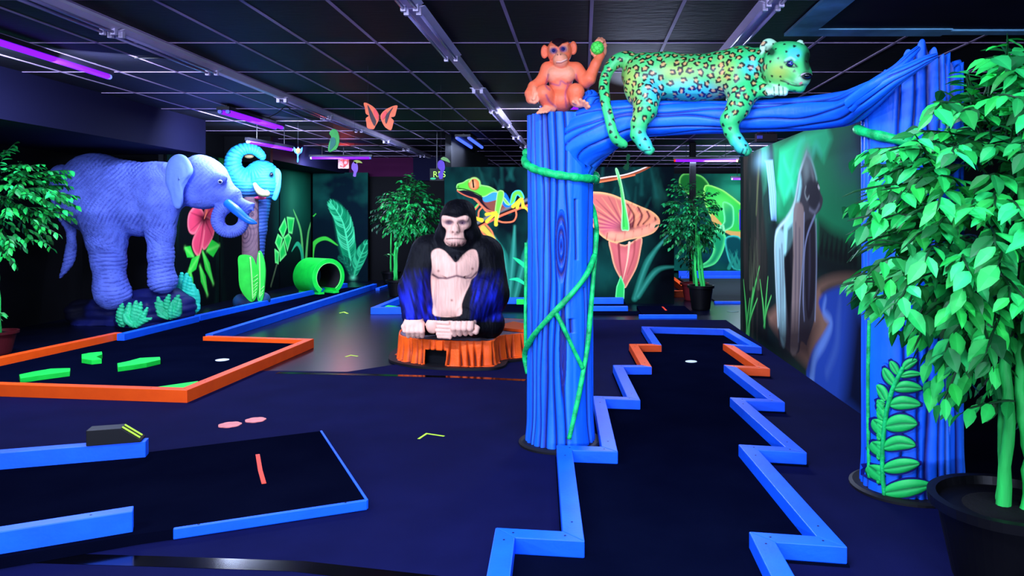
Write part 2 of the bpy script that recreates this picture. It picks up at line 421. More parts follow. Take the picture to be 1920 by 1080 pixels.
def uvlamp(p0, p1, where, z, tubes=1, e=40, m=None, hc=None, gap=0.1, col=LC):
    p0 = np.array((p0[0], p0[1], z), float); p1 = np.array((p1[0], p1[1], z), float); d = p1-p0; L = np.linalg.norm(d); d /= L; n = np.array((-d[1], d[0], 0))
    t = thing('black_light_lamp', 'glowing violet black light tube lamp '+where, 'black light', (p0+p1)/2, 'violet black light lamps')
    w = 0.03+gap*(tubes-1)/2
    b = MB(); b.prism([tuple((p0+n*w)[:2]), tuple((p1+n*w)[:2]), tuple((p1-n*w)[:2]), tuple((p0-n*w)[:2])], z+0.02, z+0.06); b.build('housing', m_metd, t)
    for k in range(tubes):
        off = n*gap*(k-(tubes-1)/2)
        b = MB(); b.tube([p0+off+d*0.05, p1+off-d*0.05], 0.026, 12); b.build('tube', m or m_uv, t, smooth=True)
        for q in (p0+d*0.02, p1-d*0.05):
            c = MB(); c.tube([q+off, q+off+d*0.03], 0.026, 10); c.build('end_cap', hc or mat('tube_socket', (120, 130, 220), 0.4, 0.4), t)
    if z < CEIL-0.15:
        for q in (p0+d*L*0.2, p1-d*L*0.2):
            r = MB(); r.tube([(q[0], q[1], z+0.055), (q[0], q[1], CEIL-0.003)], 0.006, 6); r.build('hanger', m_metd, t)
    else:
        r = MB(); r.box((p0+d*0.1)[0:3]-np.array((0.01, 0.01, -0.055)), np.array(((p0+d*0.1)[0]+0.01, (p0+d*0.1)[1]+0.01, CEIL-0.001))); r.build('bracket', m_metd, t)
    if e:
        a = math.atan2(d[1], d[0]); c = (p0+p1)/2
        arealight((c[0], c[1], z-0.03), L*0.9, 0.06+gap*(tubes-1), e, col, (0, 0, a))
uvlamp((-4.40, 5.45), (-4.44, 7.03), 'at the upper left above the orange framed lane', 2.74, 1, 130)
uvlamp((-4.48, 9.3), (-4.46, 11.0), 'on the ceiling just above the elephant head', 2.75, 2, 70)
uvlamp((-4.72, 10.5), (-4.56, 11.75), 'hanging above the turquoise elephant bust', 2.5, 1, 10)
uvlamp((-5.30, 14.5), (-4.08, 14.5), 'hanging crosswise behind the toucan', 2.60, 1, 60)
uvlamp((-1.99, 12.4), (-1.99, 14.1), 'of short blue twin tubes in the ceiling middle', 2.76, 2, 20, m_uvb, gap=0.2)
uvlamp((1.70, 14.0), (2.93, 14.0), 'hanging crosswise below the leopard belly', 2.51, 1, 60, hc=mat('red_socket', (220, 60, 40), 0.4, 0.3, emis=(255, 40, 30), estr=0.8))
uvlamp((3.55, 17.9), (4.35, 17.9), 'small and far above the green dinosaur mural', 2.38, 1, 60)
# unseen lamps added over and behind the viewpoint to light the scene
KP = [(-3.3, 1.4, 105), (-0.6, 1.6, 115), (1.4, 1.0, 85), (-2.2, 4.0, 45), (0.1, 3.0, 75)]
for i, (x, y, e) in enumerate(KP):
    uvlamp((x-0.6, y), (x+0.6, y), ['added unseen over the viewpoint at far left', 'added unseen over the viewpoint, centre', 'added unseen over the viewpoint at right', 'added unseen nearest the left lanes', 'added unseen nearest the zigzag lane'][i], 2.76, 2, e)
def wash(p, tgt, e, sx=1.2, sy=0.12, col=LC, spread=3.14159):
    # extra aimed area light beside a tube
    d = Vector(tgt)-Vector(p); o = arealight(tuple(p), sx, sy, e, col, spread=spread); o.rotation_euler = d.to_track_quat('-Z', 'Y').to_euler(); return o
for x_, e_ in ((-5.2, 420), (-1.2, 420), (2.6, 420)):   # unseen lamps added on the wall behind the viewpoint for frontal fill
    wl_ = thing('black_light_lamp', 'added unseen violet lamp on the wall behind the viewpoint', 'black light', (x_, -3.95, 1.9), 'violet black light lamps')
    b = MB(); b.box((x_-0.75, -4.0, 1.87), (x_+0.75, -3.96, 1.99)); b.build('housing', m_metd, wl_)
    b = MB(); b.tube([(x_-0.7, -3.93, 1.9), (x_+0.7, -3.93, 1.9)], 0.018, 10); b.build('tube', m_uv, wl_, smooth=True)
    wash((x_, -3.88, 1.9), (x_*0.6, 9, 1.7), e_*0.75, 1.4, 0.12)
wash((-4.40, 6.2, 2.66), (-6.0, 9.6, 1.2), 90); wash((-4.48, 10.1, 2.66), (-6.1, 12.6, 1.2), 70); wash((-4.65, 11.1, 2.42), (-5.8, 14.5, 1.2), 75)
wash((-4.7, 14.4, 2.5), (-5.5, 17, 1.0), 80); wash((-2.05, 12.6, 2.6), (-3.1, 13.7, 1.2), 22)
uvlamp((0.62, 8.9), (1.75, 8.9), 'added above the branch to light the flower mural', 2.74, 1, 25); uvlamp((-0.52, 8.9), (0.0, 8.9), 'added above the centre trunk to light the frog mural', 2.74, 1, 15)  # two added lamps, tucked behind branch and trunk, to light the murals
wash((1.0, 8.95, 2.68), (0.2, 12.45, 0.9), 85, spread=2.1); wash((-0.3, 8.95, 2.68), (-1.4, 12.45, 0.9), 85, 0.5, spread=2.1)
wash((2.9, 13.9, 2.42), (3.3, 19.8, 1.2), 200); wash((3.9, 17.8, 2.3), (3.4, 19.8, 1.2), 40)
wash((0.8, 8.8, 2.66), (2.0, 7.0, 1.0), 60, spread=2.2); wash((-2.2, 4.0, 2.66), (-1.25, 7.2, 0.6), 42, spread=1.5)
# =================== lanes ===================
m_blue = mat('blue_rail_paint', (8, 92, 255), 0.45, 0.35, 0.08, 60, 0.12, 7)
m_orange = mat('orange_rail_paint', (255, 84, 10), 0.45, 0.35, 0.08, 60, 0.10, 7)
m_green = mat('green_paint', (20, 235, 70), 0.5, 0.3, 0.08, 40, 0.1, 10)
m_white = mat('white_disc', (225, 235, 235), 0.5, 0.3)
m_screw = mat('screw_head', (10, 14, 60), 0.5, 0.3)
def miter(P, w):
    n = len(P); P = [np.array(p[:2], float) for p in P]; L = []; R = []
    for i in range(n):
        d0 = P[i]-P[i-1] if i > 0 else P[1]-P[0]; d1 = P[i+1]-P[i] if i < n-1 else P[-1]-P[-2]
        d0 = d0/np.linalg.norm(d0); d1 = d1/np.linalg.norm(d1); n0 = np.array((-d0[1], d0[0])); n1 = np.array((-d1[1], d1[0]))
        m = n0+n1; m = m/(np.linalg.norm(m)+1e-9); s = w/2/max(0.35, float(m@n0)); L.append(P[i]+m*s); R.append(P[i]-m*s)
    return L, R
def rails(P, w, z0, z1, mats, parent, screws=False):
    L, R = miter(P, w)
    for i in range(len(P)-1):
        m = mats[i] if isinstance(mats, list) else mats
        b = MB(); b.prism([tuple(L[i]), tuple(L[i+1]), tuple(R[i+1]), tuple(R[i])], z0, z1)
        o = b.build('border_rail', m, parent, bevel=0.004)
        if m is m_orange: o['label'] = 'orange border rail'
        if screws:
            for t in (0.12, 0.88):
                c = np.array(P[i][:2])*(1-t)+np.array(P[i+1][:2])*t
                s = MB(); s.lathe((c[0], c[1], z1), [(0.005, -0.002), (0.005, 0.0012), (0.001, 0.0013)], 10); s.build('screw', m_screw, o)
def disc(name, px, py, h, rpx, m, parent=None, label=None, cat=None):
    c = G(px, py, h); r = rpx*c[1]/F; b = MB(); b.lathe((c[0], c[1], h-0.004), [(r, 0), (r, 0.007), (r*0.9, 0.0085), (r*0.85, 0.0085)], 28)
    o = b.build(name, m, parent, center=None if parent else (c[0], c[1], h))
    if label: tag(o, label, cat)
    return o
# zigzag lane
ZT = 0.085
Lp = [(925, 1140), (947, 998), (1075, 1005), (1058, 839), (1143, 842), (1123, 745), (1188, 747), (1159, 686), (1212, 686), (1188, 646), (1232, 646), (1210, 613), (1362, 617)]
Rp = [(1417, 649), (1366, 646), (1431, 689), (1369, 686), (1456, 751), (1383, 748), (1492, 843), (1403, 838), (1559, 1015), (1429, 1006), (1500, 1140)]
P = [tuple(G(x, y, ZT)[:2]) for x, y in Lp+Rp]
t = thing('golf_lane', 'zigzag mini golf lane of blue rails with orange corners on the right', 'mini golf lane', (0.7, 5.0, 0), 'mini golf lanes')
mats = [m_blue]*(len(P)-1); mats[8] = m_orange; mats[9] = m_orange; mats[14] = m_orange; mats[15] = m_orange
rails(P, 0.088, 0.014, ZT, mats, t, True)
inn = []
Lm, Rm = miter(P, 0.10)
b = MB(); b.prism([tuple(v) for v in Lm], 0.004, 0.0145); b.build('felt_bed', m_bed, t)
disc('hole_disc', 1296, 678, 0.015, 11, m_white, t)
# orange framed lane with the long blue corridor
t = thing('golf_lane', 'long mini golf lane with orange frame end and blue side rails beside the elephant', 'mini golf lane', (-4.3, 8.0, 0), 'mini golf lanes')
def T(px, py, h=0.13): return tuple(G(px, py, h)[:2])
def T1(px, py): return T(px, py, 0.10)
fr = [T1(-160, 713), T1(347, 729), T1(579, 636), T1(385, 630)]
rails(fr, 0.085, 0.0, 0.10, m_orange, t, True)
rails([T1(392, 626.5), T1(703, 532)], 0.085, 0.0, 0.10, m_blue, t)
rails([T(-260, 724), T(222, 623)], 0.085, 0.0, 0.13, m_orange, t)
rails([T(226, 626), T(368, 592.5)], 0.085, 0.0, 0.13, m_blue, t)
rails([T(370, 591), T(600, 541), T(648, 531)], 0.085, 0.0, 0.13, m_blue, t)
bed = [T(-300, 715), T(352, 721), T(584, 638), T(372, 628), T(703, 533), T(660, 528), T(600, 541), T(222, 621), T(-300, 735)]
bed = [T1(-160, 714), T1(344, 729), T1(576, 637), T1(394, 628), T1(700, 533), T(650, 532), T(600, 541), T(368, 592), T(222, 622), T(-260, 724)]
b = MB(); b.prism(bed, 0.0, 0.055); b.build('felt_bed', m_bed, t)
disc('hole_disc', 417, 675, 0.056, 12, m_white, t)
def slab(P, h0, h1, m, name, parent, label=None):
    b = MB(); b.prism([tuple(G(x, y, h1)[:2]) for x, y in P], h0, h1); o = b.build(name, m, parent, bevel=0.003)
    if label: o['label'] = label
    return o
slab([(36, 702), (60, 697), (95, 691), (132, 690), (131, 696), (100, 700), (70, 704), (38, 709)], 0.056, 0.10, m_green, 'bumper', t, 'green curved bumper block')
slab([(153, 664), (170, 661), (191, 659), (192, 664), (180, 668), (191, 673), (172, 675), (153, 672)], 0.056, 0.10, m_green, 'bumper', t, 'green hooked bumper block')
slab([(220, 681), (240, 677), (262, 671), (300, 669), (301, 674), (275, 680), (250, 684), (221, 688)], 0.056, 0.10, m_green, 'bumper', t, 'green wavy bumper block')
slab([(285, 726.5), (372, 714), (350, 727)], 0.056, 0.092, m_green, 'corner_wedge', t, 'green corner wedge')
# lower left lane with ramp
t = thing('golf_lane', 'mini golf lane at lower left with two blue rails and a black ramp', 'mini golf lane', (-2.2, 3.9, 0), 'mini golf lanes')
e1 = np.array(T(276, 824, 0.14)); d1 = np.array(T(0, 846, 0.14))-e1; d1 /= np.linalg.norm(d1)
rails([tuple(e1+d1*1.6), tuple(e1)], 0.075, 0.02, 0.14, m_blue, t, True)
e2 = np.array(T(250, 953, 0.14)); d2 = np.array(T(0, 992, 0.14))-e2; d2 /= np.linalg.norm(d2)
rails([tuple(e2+d2*1.3), tuple(e2)], 0.07, 0.03, 0.14, m_blue, t, True)
A0 = np.array(G(688, 938, 0.05)[:2]); A1 = np.array(G(602, 808, 0.05)[:2]); A2 = np.array(G(325, 992, 0.05)[:2]); A3 = np.array(G(260, 850, 0.05)[:2])
lf = (A2-A0)/np.linalg.norm(A2-A0)
A4 = np.array(G(262, 1001, 0.05)[:2]); A5 = A4+d2*1.5; A6 = e1+d1*1.7
b = MB(); b.prism([tuple(A0), tuple(A1), tuple(A3), tuple(e1), tuple(A6), tuple(A5), tuple(A4), tuple(A2)], 0.004, 0.05); b.build('felt_bed', mat('black_ramp_felt', (4, 6, 22), 0.9, 0.0, 0.3, 300, 0.15, 2), t)
rails([tuple(A2), tuple(A0)], 0.02, 0.006, 0.054, m_blue, t, True)
rails([tuple(A0), tuple(A1)], 0.014, 0.006, 0.054, m_blue, t)
# black wedge box with yellow stripes standing on the far rail end
c = e1+d1*0.15; q = np.array((-d1[1], d1[0]))
wb = thing('wedge_block', 'black wedge block with yellow striped end on the lower left blue rail', 'block', (c[0], c[1], 0.14))
hw = 0.05; PR = [(0.29, 0.1405), (0.02, 0.1405), (0.02, 0.152), (0.12, 0.228), (0.29, 0.228)]
b = MB(); b.plate([np.array((*(e1+d1*s_-q*hw), z_)) for s_, z_ in PR], (q[0]*2*hw, q[1]*2*hw, 0)); b.build('block', mat('block_black', (5, 5, 8), 0.5, 0.3), wb, bevel=0.003)
for k in (-0.025, 0.025):
    P4 = [(0.03, 0.1605, k-0.010), (0.03, 0.1605, k+0.010), (0.118, 0.2275, k+0.010), (0.118, 0.2275, k-0.010)]
    b = MB(); b.plate([np.array((*(e1+d1*s_+q*o_), z_)) for s_, z_, o_ in P4], (0, 0, 0.003)); b.build('stripe', mat('yellow_mark', (205, 255, 60), 0.5, 0.3), wb)
def mark(name, P, w, m, label, cat, h=0.0045, group=None):
    Q = [tuple(G(x, y, h)[:2]) for x, y in P]; L, R = miter(Q, w); b = MB()
    for i in range(len(Q)-1): b.prism([tuple(L[i]), tuple(L[i+1]), tuple(R[i+1]), tuple(R[i])], h, h+0.0012)
    o = b.build(name, m, center=(Q[0][0], Q[0][1], h)); return tag(o, label, cat, group)
m_yel = MATS['yellow_mark']; m_ored = mat('orange_tape', (255, 62, 20), 0.5, 0.3)
mark('tape_mark', [(483, 852), (488, 882), (495, 907)], 0.022, m_ored, 'short orange tape line on the black ramp at lower left', 'tape mark', 0.0505, 'orange tape marks')
mark('tape_mark', [(1242, 575), (1249, 582)], 0.03, m_ored, 'tiny orange tape line on the far black ramp behind the zigzag lane', 'tape mark', 0.0505, 'orange tape marks')
mark('arrow_mark', [(785, 823), (800, 813), (833, 818)], 0.016, m_yel, 'yellow green chevron mark on the dark floor left of the blue trunk', 'floor mark', 0.0045, 'yellow chevrons')
mark('arrow_mark', [(648, 669), (658, 666), (671, 668)], 0.022, m_yel, 'small yellow green chevron on the glossy floor left of the gorilla', 'floor mark', 0.0008, 'yellow chevrons')
mark('arrow_mark', [(637, 587), (645, 585), (652, 588)], 0.03, m_yel, 'faint far chevron on the glossy floor near the blue rail', 'floor mark', 0.0008, 'yellow chevrons')
# pink paw discs on the floor
def petal(px, py, rpx, label):
    c = G(px, py, 0.0045); r = rpx*c[1]/F; P = []
    for k in range(48):
        a = 2*math.pi*k/48; rr = r*(0.9+0.09*abs(math.sin(a*3.5))); P.append((c[0]+rr*math.cos(a), c[1]+rr*math.sin(a)))
    b = MB(); b.prism(P, 0.0045, 0.009); o = b.build('paw_print_disc', mat('pink_disc', (235, 130, 120), 0.5, 0.3, 0.1, 30, 0.12, 20), center=(c[0], c[1], 0.0045)); tag(o, label, 'floor disc', 'pink floor discs')
petal(431, 797, 21, 'pink scalloped floor disc nearest the orange lane, left of its pair')
petal(479, 788, 19, 'pink scalloped floor disc, the right and farther one of its pair')
# dark floor seams
def seam(P, w, label):
    o = mark('floor_seam', P, w, mat('seam_black', (3, 3, 6), 0.12, 0.6), label, 'floor seam', 0.0042)
seam([(520, 699), (700, 703), (860, 707), (985, 713)], 0.075, 'glossy black cable cover strip before the gorilla stump')
seam([(-150, 1040), (300, 1053), (560, 1062), (900, 1100)], 0.09, 'glossy black seam strip across the floor at the bottom left')
# floor kick along the far lane: plinth strip
# far lanes
t = thing('golf_lane', 'blue railed lane corner left of the gorilla', 'mini golf lane', (-2.9, 12, 0), 'mini golf lanes')
rails([T(850, 576, 0.10), T(703, 576, 0.10), T(762, 552.5, 0.10)], 0.10, 0.0, 0.10, m_blue, t)
slab([(722, 574), (728, 572), (748, 575), (742, 577)], 0.06, 0.098, m_green, 'bumper', t, 'green bumper')
rails([T(708, 540, 0.05), T(731, 533, 0.05)], 0.08, 0.0, 0.05, m_blue, t)
t = thing('golf_lane', 'blue railed lane in front of the frog and flower mural', 'mini golf lane', (0, 11.7, 0), 'mini golf lanes')
rails([(-0.75, 11.36), (0.69, 11.36)], 0.1, 0.0, 0.085, m_blue, t)
rails([(-1.35, 12.0), (0.66, 12.0)], 0.09, 0.05, 0.15, m_blue, t)
b = MB(); b.box((-1.5, 11.42, 0), (0.70, 12.3, 0.05)); b.build('felt_bed', m_bed, t)
b = MB(); b.box((-1.05, 11.9, 0.0505), (-0.88, 11.95, 0.13)); b.build('bumper', m_green, t)['label'] = 'green bumper block'
t = thing('golf_lane', 'low black ramp with thin blue front edge behind the zigzag lane', 'mini golf lane', (1.2, 10.8, 0), 'mini golf lanes')
b = MB(); b.box((0.85, 10.62, 0.0), (1.60, 11.7, 0.05)); b.box((-0.3, 10.95, 0.004), (0.85, 11.2, 0.03)); b.build('felt_bed', m_bed, t)
rails([(0.80, 10.58), (1.62, 10.58)], 0.06, 0.0, 0.055, m_blue, t)
t = thing('golf_lane', 'orange cornered lane behind the potted tree near the dinosaur', 'mini golf lane', (1.7, 14, 0), 'mini golf lanes')
rails([(1.2, 13.5), (1.95, 13.5), (2.02, 17.2)], 0.10, 0.0, 0.12, m_orange, t)
t = thing('golf_lane', 'far lane with stacked blue rails under the dinosaur mural', 'mini golf lane', (3.0, 16, 0), 'mini golf lanes')
b = MB(); b.box((2.25, 12.6, 0.0), (4.6, 17.6, 0.03)); b.build('felt_bed', mat('grey_felt', (22, 34, 36), 0.8, 0.2, 0.2, 200), t)
rails([(2.3, 17.9), (5.2, 17.9)], 0.12, 0.0, 0.17, m_blue, t)
rails([(2.3, 17.5), (5.2, 17.5)], 0.12, 0.0, 0.08, m_blue, t)
rails([(2.2, 12.45), (4.2, 12.45)], 0.08, 0.0, 0.04, m_blue, t)
b = MB(); b.box((3.62, 16.0, 0.03), (4.6, 16.25, 0.16)); b.build('bumper', m_blue, t)
b = MB(); b.box((2.3, 20.0, 0.0), (2.45, 20.3, 0.5)); b.build('end_post', m_blue, t)
disc('floor_disc', 1374, 584, 0.001, 11, mat('pale_green_disc', (60, 110, 90), 0.5, 0.3), None, 'pale green disc on the floor at the end of the right mural wall', 'floor disc')
# =================== murals ===================
m_mural = vmat('mural_paint', 0.8, 0.03)
def lerp(a, b, t): return [a[0]+(b[0]-a[0])*t, a[1]+(b[1]-a[1])*t]
# --- frog and flower wall
M = Mural('y', 12.45, -2.30, 1.53, 0.0, 2.28, 0.0068, (4, 14, 20))
M.mist((14, 78, 66), 1.6, 0.75, 3, (1, 0.7), 0.38, 0.8)
M.mist((40, 120, 95), 2.2, 0.5, 9, (1.6, 0.6), 0.52, 0.85)
M.blob((1255, 520), (0.35, 1.3), (2, 4, 9), 0.9); M.blob((840, 560), (0.3, 0.5), (3, 8, 16), 0.8); M.blob((1100, 570), (2.5, 0.28), (2, 5, 10), 0.8)
rr = random.Random(3)
for k in range(26):
    x = rr.uniform(835, 1245); y = rr.uniform(330, 420); l = rr.uniform(25, 70); a = rr.uniform(-0.5, 0.5)
    M.line([(x, y), (x+a*l, y-l)], [0.03, 0.004], (24, 92, 78), soft=0.05, alpha=0.35)
for (a, b_, c, w) in (((952, 540), (945, 480), (926, 443), 0.11), ((955, 560), (962, 480), (965, 424), 0.10), ((965, 560), (985, 480), (996, 436), 0.11), ((935, 560), (925, 500), (918, 470), 0.08), ((1190, 560), (1215, 490), (1252, 442), 0.10), ((1196, 556), (1230, 508), (1268, 500), 0.09)):
    M.line([a, b_, c], [w*0.5, w*0.55, 0.004], (30, 120, 95), soft=0.03, alpha=0.75, sm=8); M.glow([a, b_, c], 0.02, (70, 170, 140), 0.5, 8)
M.line([(985, 499), (972, 489), (962, 483)], [0.035, 0.03, 0.004], (40, 220, 130), sm=6); M.line([(985, 533), (970, 524), (955, 524)], [0.02, 0.03, 0.004], (40, 230, 140), sm=6)
# branch under the frog
M.fill([(1000, 366), (1000, 384), (960, 396), (920, 414), (888, 434), (888, 416), (925, 398), (960, 382)], (34, 20, 18), 0.008)
M.line([(1000, 370), (960, 386), (925, 401), (890, 421)], [0.02, 0.03, 0.02], (120, 125, 120), soft=0.03, alpha=0.8)
M.line([(1000, 381), (955, 398), (930, 409), (888, 432)], 0.018, (255, 110, 70), sm=5)
for L_ in ([(925, 402), (912, 396), (905, 388), (893, 376), (888, 371)], [(905, 388), (898, 396), (897, 406)], [(967, 394), (968, 405), (962, 415), (945, 417), (934, 414)], [(900, 428), (908, 440), (920, 447)], [(912, 422), (922, 434), (926, 447)], [(889, 373), (899, 380), (890, 394)]):
    M.line(L_, 0.013, (255, 120, 75), sm=6); 
M.line([(906, 428), (926, 448)], [0.05, 0.03], (220, 190, 70), soft=0.02, alpha=0.9)
M.line([(896, 383), (884, 396)], 0.01, (90, 220, 90))
# frog body
belly = [(857, 356), (866, 364), (880, 370), (893, 374), (902, 384), (914, 394), (930, 396), (945, 380), (940, 362), (912, 358), (880, 352)]
M.fill(belly, (24, 16, 30), 0.006, rim=(255, 120, 80), rw=0.012, sm=4)
M.fill([(905, 372), (935, 358), (945, 362), (955, 380), (940, 396), (920, 394)], (150, 80, 60), 0.02, alpha=0.8, sm=4)
M.fill([(906, 369), (925, 361), (936, 360), (935, 372), (918, 378), (908, 378)], (60, 150, 220), 0.01, sm=4)
M.fill([(936, 366), (948, 362), (958, 384), (946, 388)], (30, 110, 210), 0.01, sm=4)
M.fill([(856, 352), (858, 345), (868, 342), (876, 337), (884, 336), (900, 346), (918, 350), (934, 360), (945, 370), (956, 384), (948, 382), (938, 366), (926, 360), (908, 369), (898, 366), (884, 359), (870, 356), (860, 357)], (95, 225, 60), 0.006, rim=(170, 255, 120), rw=0.014, sm=4)
M.line([(857, 353), (872, 355), (890, 361), (903, 368)], 0.009, (20, 30, 20), sm=4)
M.fill([(934, 359), (944, 359), (944, 372), (938, 392), (934, 410), (929, 420), (928, 400), (930, 380)], (110, 235, 60), 0.006, rim=(180, 255, 120), rw=0.012, sm=4)
M.fill([(961, 362), (968, 357), (977, 358), (983, 370), (978, 373), (970, 366), (964, 380), (956, 384), (958, 370)], (110, 235, 60), 0.006, rim=(60, 190, 200), rw=0.012, sm=4)
yl = (250, 205, 50)
for L_, w in (([(930, 398), (918, 401), (912, 402)], 0.024), ([(930, 400), (920, 408), (913, 415)], 0.026), ([(932, 402), (930, 412), (930, 421)], 0.026), ([(976, 373), (968, 381), (962, 387)], 0.026), ([(977, 373), (972, 382), (970, 389)], 0.024), ([(979, 373), (980, 380), (981, 388)], 0.024), ([(890, 408), (897, 411), (903, 413)], 0.03), ([(984, 389), (990, 393), (992, 396)], 0.024)):
    M.line(L_, [w*0.8, w, w*1.2], yl, sm=4)
M.blob((889, 344.5), (0.105, 0.115), (8, 14, 10), 1, 6); M.blob((889, 344.5), (0.095, 0.105), (235, 120, 60), 1, 6); M.blob((887, 346), (0.05, 0.06), (255, 190, 130), 0.8); M.line([(886.5, 338), (888, 351)], 0.013, (10, 6, 8)); M.glow([(880, 341), (884, 335), (892, 334), (899, 340), (900, 349)], 0.012, (160, 255, 120), 0.9, 4)
M.blob((859, 350), (0.02, 0.012), (20, 60, 20), 0.9)
# vine above the flower
M.line([(1112, 340), (1140, 335), (1170, 331), (1198, 322), (1218, 312)], 0.022, (150, 70, 40), sm=6); M.line([(1112, 337), (1140, 332), (1170, 328), (1198, 319), (1218, 310)], 0.010, (255, 225, 200), sm=6); M.line([(1112, 343), (1150, 337), (1190, 328)], 0.012, (255, 120, 70), sm=6)
# flower tube
M.fill([(1143, 450), (1172, 460), (1202, 445), (1201, 470), (1194, 500), (1180, 527), (1171, 540), (1163, 522), (1152, 500), (1146, 475)], (200, 90, 85), 0.008, rim=(255, 170, 120), rw=0.02, sm=4, grad=((225, 110, 105), 0.15))
M.line([(1180, 455), (1176, 490), (1168, 525)], [0.02, 0.012, 0.004], (255, 190, 150), sm=5); M.line([(1160, 458), (1162, 490), (1166, 520)], [0.02, 0.015, 0.004], (150, 55, 60), soft=0.02, sm=5); M.line([(1190, 452), (1188, 480), (1176, 515)], [0.02, 0.012, 0.004], (160, 60, 60), soft=0.02, alpha=0.7, sm=5)
M.fill([(1164, 517), (1171, 535), (1170, 560), (1154, 558), (1156, 538)], (40, 200, 90), 0.006, rim=(120, 255, 150), rw=0.012)
# spathe
sp = [(1078, 380), (1095, 362), (1120, 360), (1145, 364), (1168, 373), (1198, 386), (1224, 398), (1237, 414), (1228, 434), (1205, 444), (1180, 449), (1153, 455), (1130, 444), (1112, 425), (1090, 410)]
M.fill(sp, (205, 105, 90), 0.008, rim=(255, 180, 110), rw=0.03, sm=5)
keep_ = M.C.copy(); ms_ = inpoly(M.A, M.B, M.pts(sp, 5, True))
for k in range(20):
    a = math.radians(150+k*9.5); e = (1160+75*math.cos(a), 410+44*math.sin(a))
    M.line([(1172, 428), lerp((1172, 428), e, 0.5), e], [0.012, 0.012, 0.004], (120, 30, 55) if k % 2 else (250, 160, 110), soft=0.016, alpha=0.55)
M.blob((1150, 425), (0.22, 0.13), (215, 80, 120), 0.55)
M.blob((1176, 426), (0.17, 0.09), (50, 10, 24), 0.9)
for k, (x0, y0, x1, y1) in enumerate([(1186, 425, 1176, 383), (1196, 422, 1196, 388), (1206, 420, 1213, 396), (1212, 424, 1228, 408)]):
    M.line([(x0, y0), ((x0+x1)/2+8, (y0+y1)/2), (x1, y1)], [0.012, 0.016, 0.01], (70, 15, 25), soft=0.016, alpha=0.9, sm=6)
    M.line([(x0+5, y0), ((x0+x1)/2+14, (y0+y1)/2), (x1+7, y1+3)], [0.02, 0.04, 0.02], (250, 150, 100), soft=0.04, alpha=0.75, sm=6)
for x, y, r in ((1226, 424, 12), (1212, 433, 12), (1196, 437, 12), (1180, 440, 12), (1163, 444, 12), (1147, 441, 11)):
    M.blob((x, y), (r*0.0085, r*0.0065), (255, 160, 120), 0.95, 1.6); M.line([(x-8, y-4), (x-10, y+8)], 0.008, (150, 50, 50), soft=0.015, alpha=0.8)
M.C = np.where(ms_[..., None], M.C, keep_)
M.fill([(1154, 319), (1158, 318), (1166, 345), (1173, 385), (1180, 428), (1172, 432), (1165, 428), (1166, 390), (1162, 350)], (70, 215, 80), 0.006, rim=(170, 255, 160), rw=0.014, sm=4)
M.line([(1160, 335), (1168, 385), (1170, 425)], 0.006, (20, 120, 50), soft=0.01)
M.build('mural_panel', 0.07, m_mural, 'mural wall with a red eyed frog and a big orange flower')
# --- dinosaur wall
M = Mural('y', 19.8, 2.0, 5.4, 0.05, 2.62, 0.011, (6, 30, 30))
M.mist((20, 120, 95), 1.3, 0.8, 4, (1, 1), 0.4, 0.8)
M.blob((1385, 350), (0.5, 0.4), (50, 190, 130), 0.6); M.blob((1350, 480), (0.8, 0.3), (10, 70, 80), 0.6)
g1 = (60, 200, 60)
M.fill([(1276, 350), (1274, 336), (1282, 326), (1300, 326), (1318, 332), (1330, 350), (1320, 370), (1295, 366)], (26, 110, 40), 0.015, rim=(120, 220, 90), rw=0.03, sm=4)
M.fill([(1322, 348), (1350, 354), (1370, 367), (1390, 383), (1410, 400), (1410, 455), (1380, 440), (1350, 428), (1335, 410), (1322, 380)], g1, 0.012, rim=(170, 255, 110), rw=0.03, sm=4, grad=((40, 190, 90), 0.4))
M.fill([(1334, 400), (1352, 418), (1365, 432), (1395, 436), (1395, 452), (1372, 442), (1350, 430), (1336, 418)], (215, 165, 85), 0.015, sm=3)
M.fill([(1395, 380), (1385, 400), (1386, 420), (1396, 425)], (200, 160, 60), 0.03, alpha=0.8)
M.fill([(1355, 380), (1372, 385), (1376, 400), (1373, 425), (1352, 434), (1345, 428), (1358, 415)], (30, 150, 85), 0.015, rim=(120, 250, 150), rw=0.03, sm=4)
for x in (1345, 1350, 1356): M.line([(x, 424), (x+2, 436)], 0.03, (140, 250, 150))
M.fill([(1326, 434), (1345, 432), (1360, 442), (1358, 462), (1350, 482), (1338, 496), (1314, 503), (1309, 500), (1328, 488), (1338, 468), (1330, 450)], (25, 150, 90), 0.015, rim=(90, 240, 130), rw=0.05, sm=4)
M.fill([(1362, 445), (1390, 448), (1400, 500), (1375, 503), (1362, 470)], (10, 70, 70), 0.02, rim=(60, 200, 170), rw=0.03, sm=4)
M.blob((1350, 380), (0.3, 0.2), (110, 245, 90), 0.5)
for k in range(10): M.line([(1378+rr.uniform(-12, 12), 503), (1378+rr.uniform(-20, 20), 460+rr.uniform(0, 25))], [0.04, 0.005], (40, 150, 120), soft=0.03, alpha=0.6)
M.build('mural_panel', 0.07, m_mural, 'far mural wall with a bent green dinosaur, behind the potted tree')
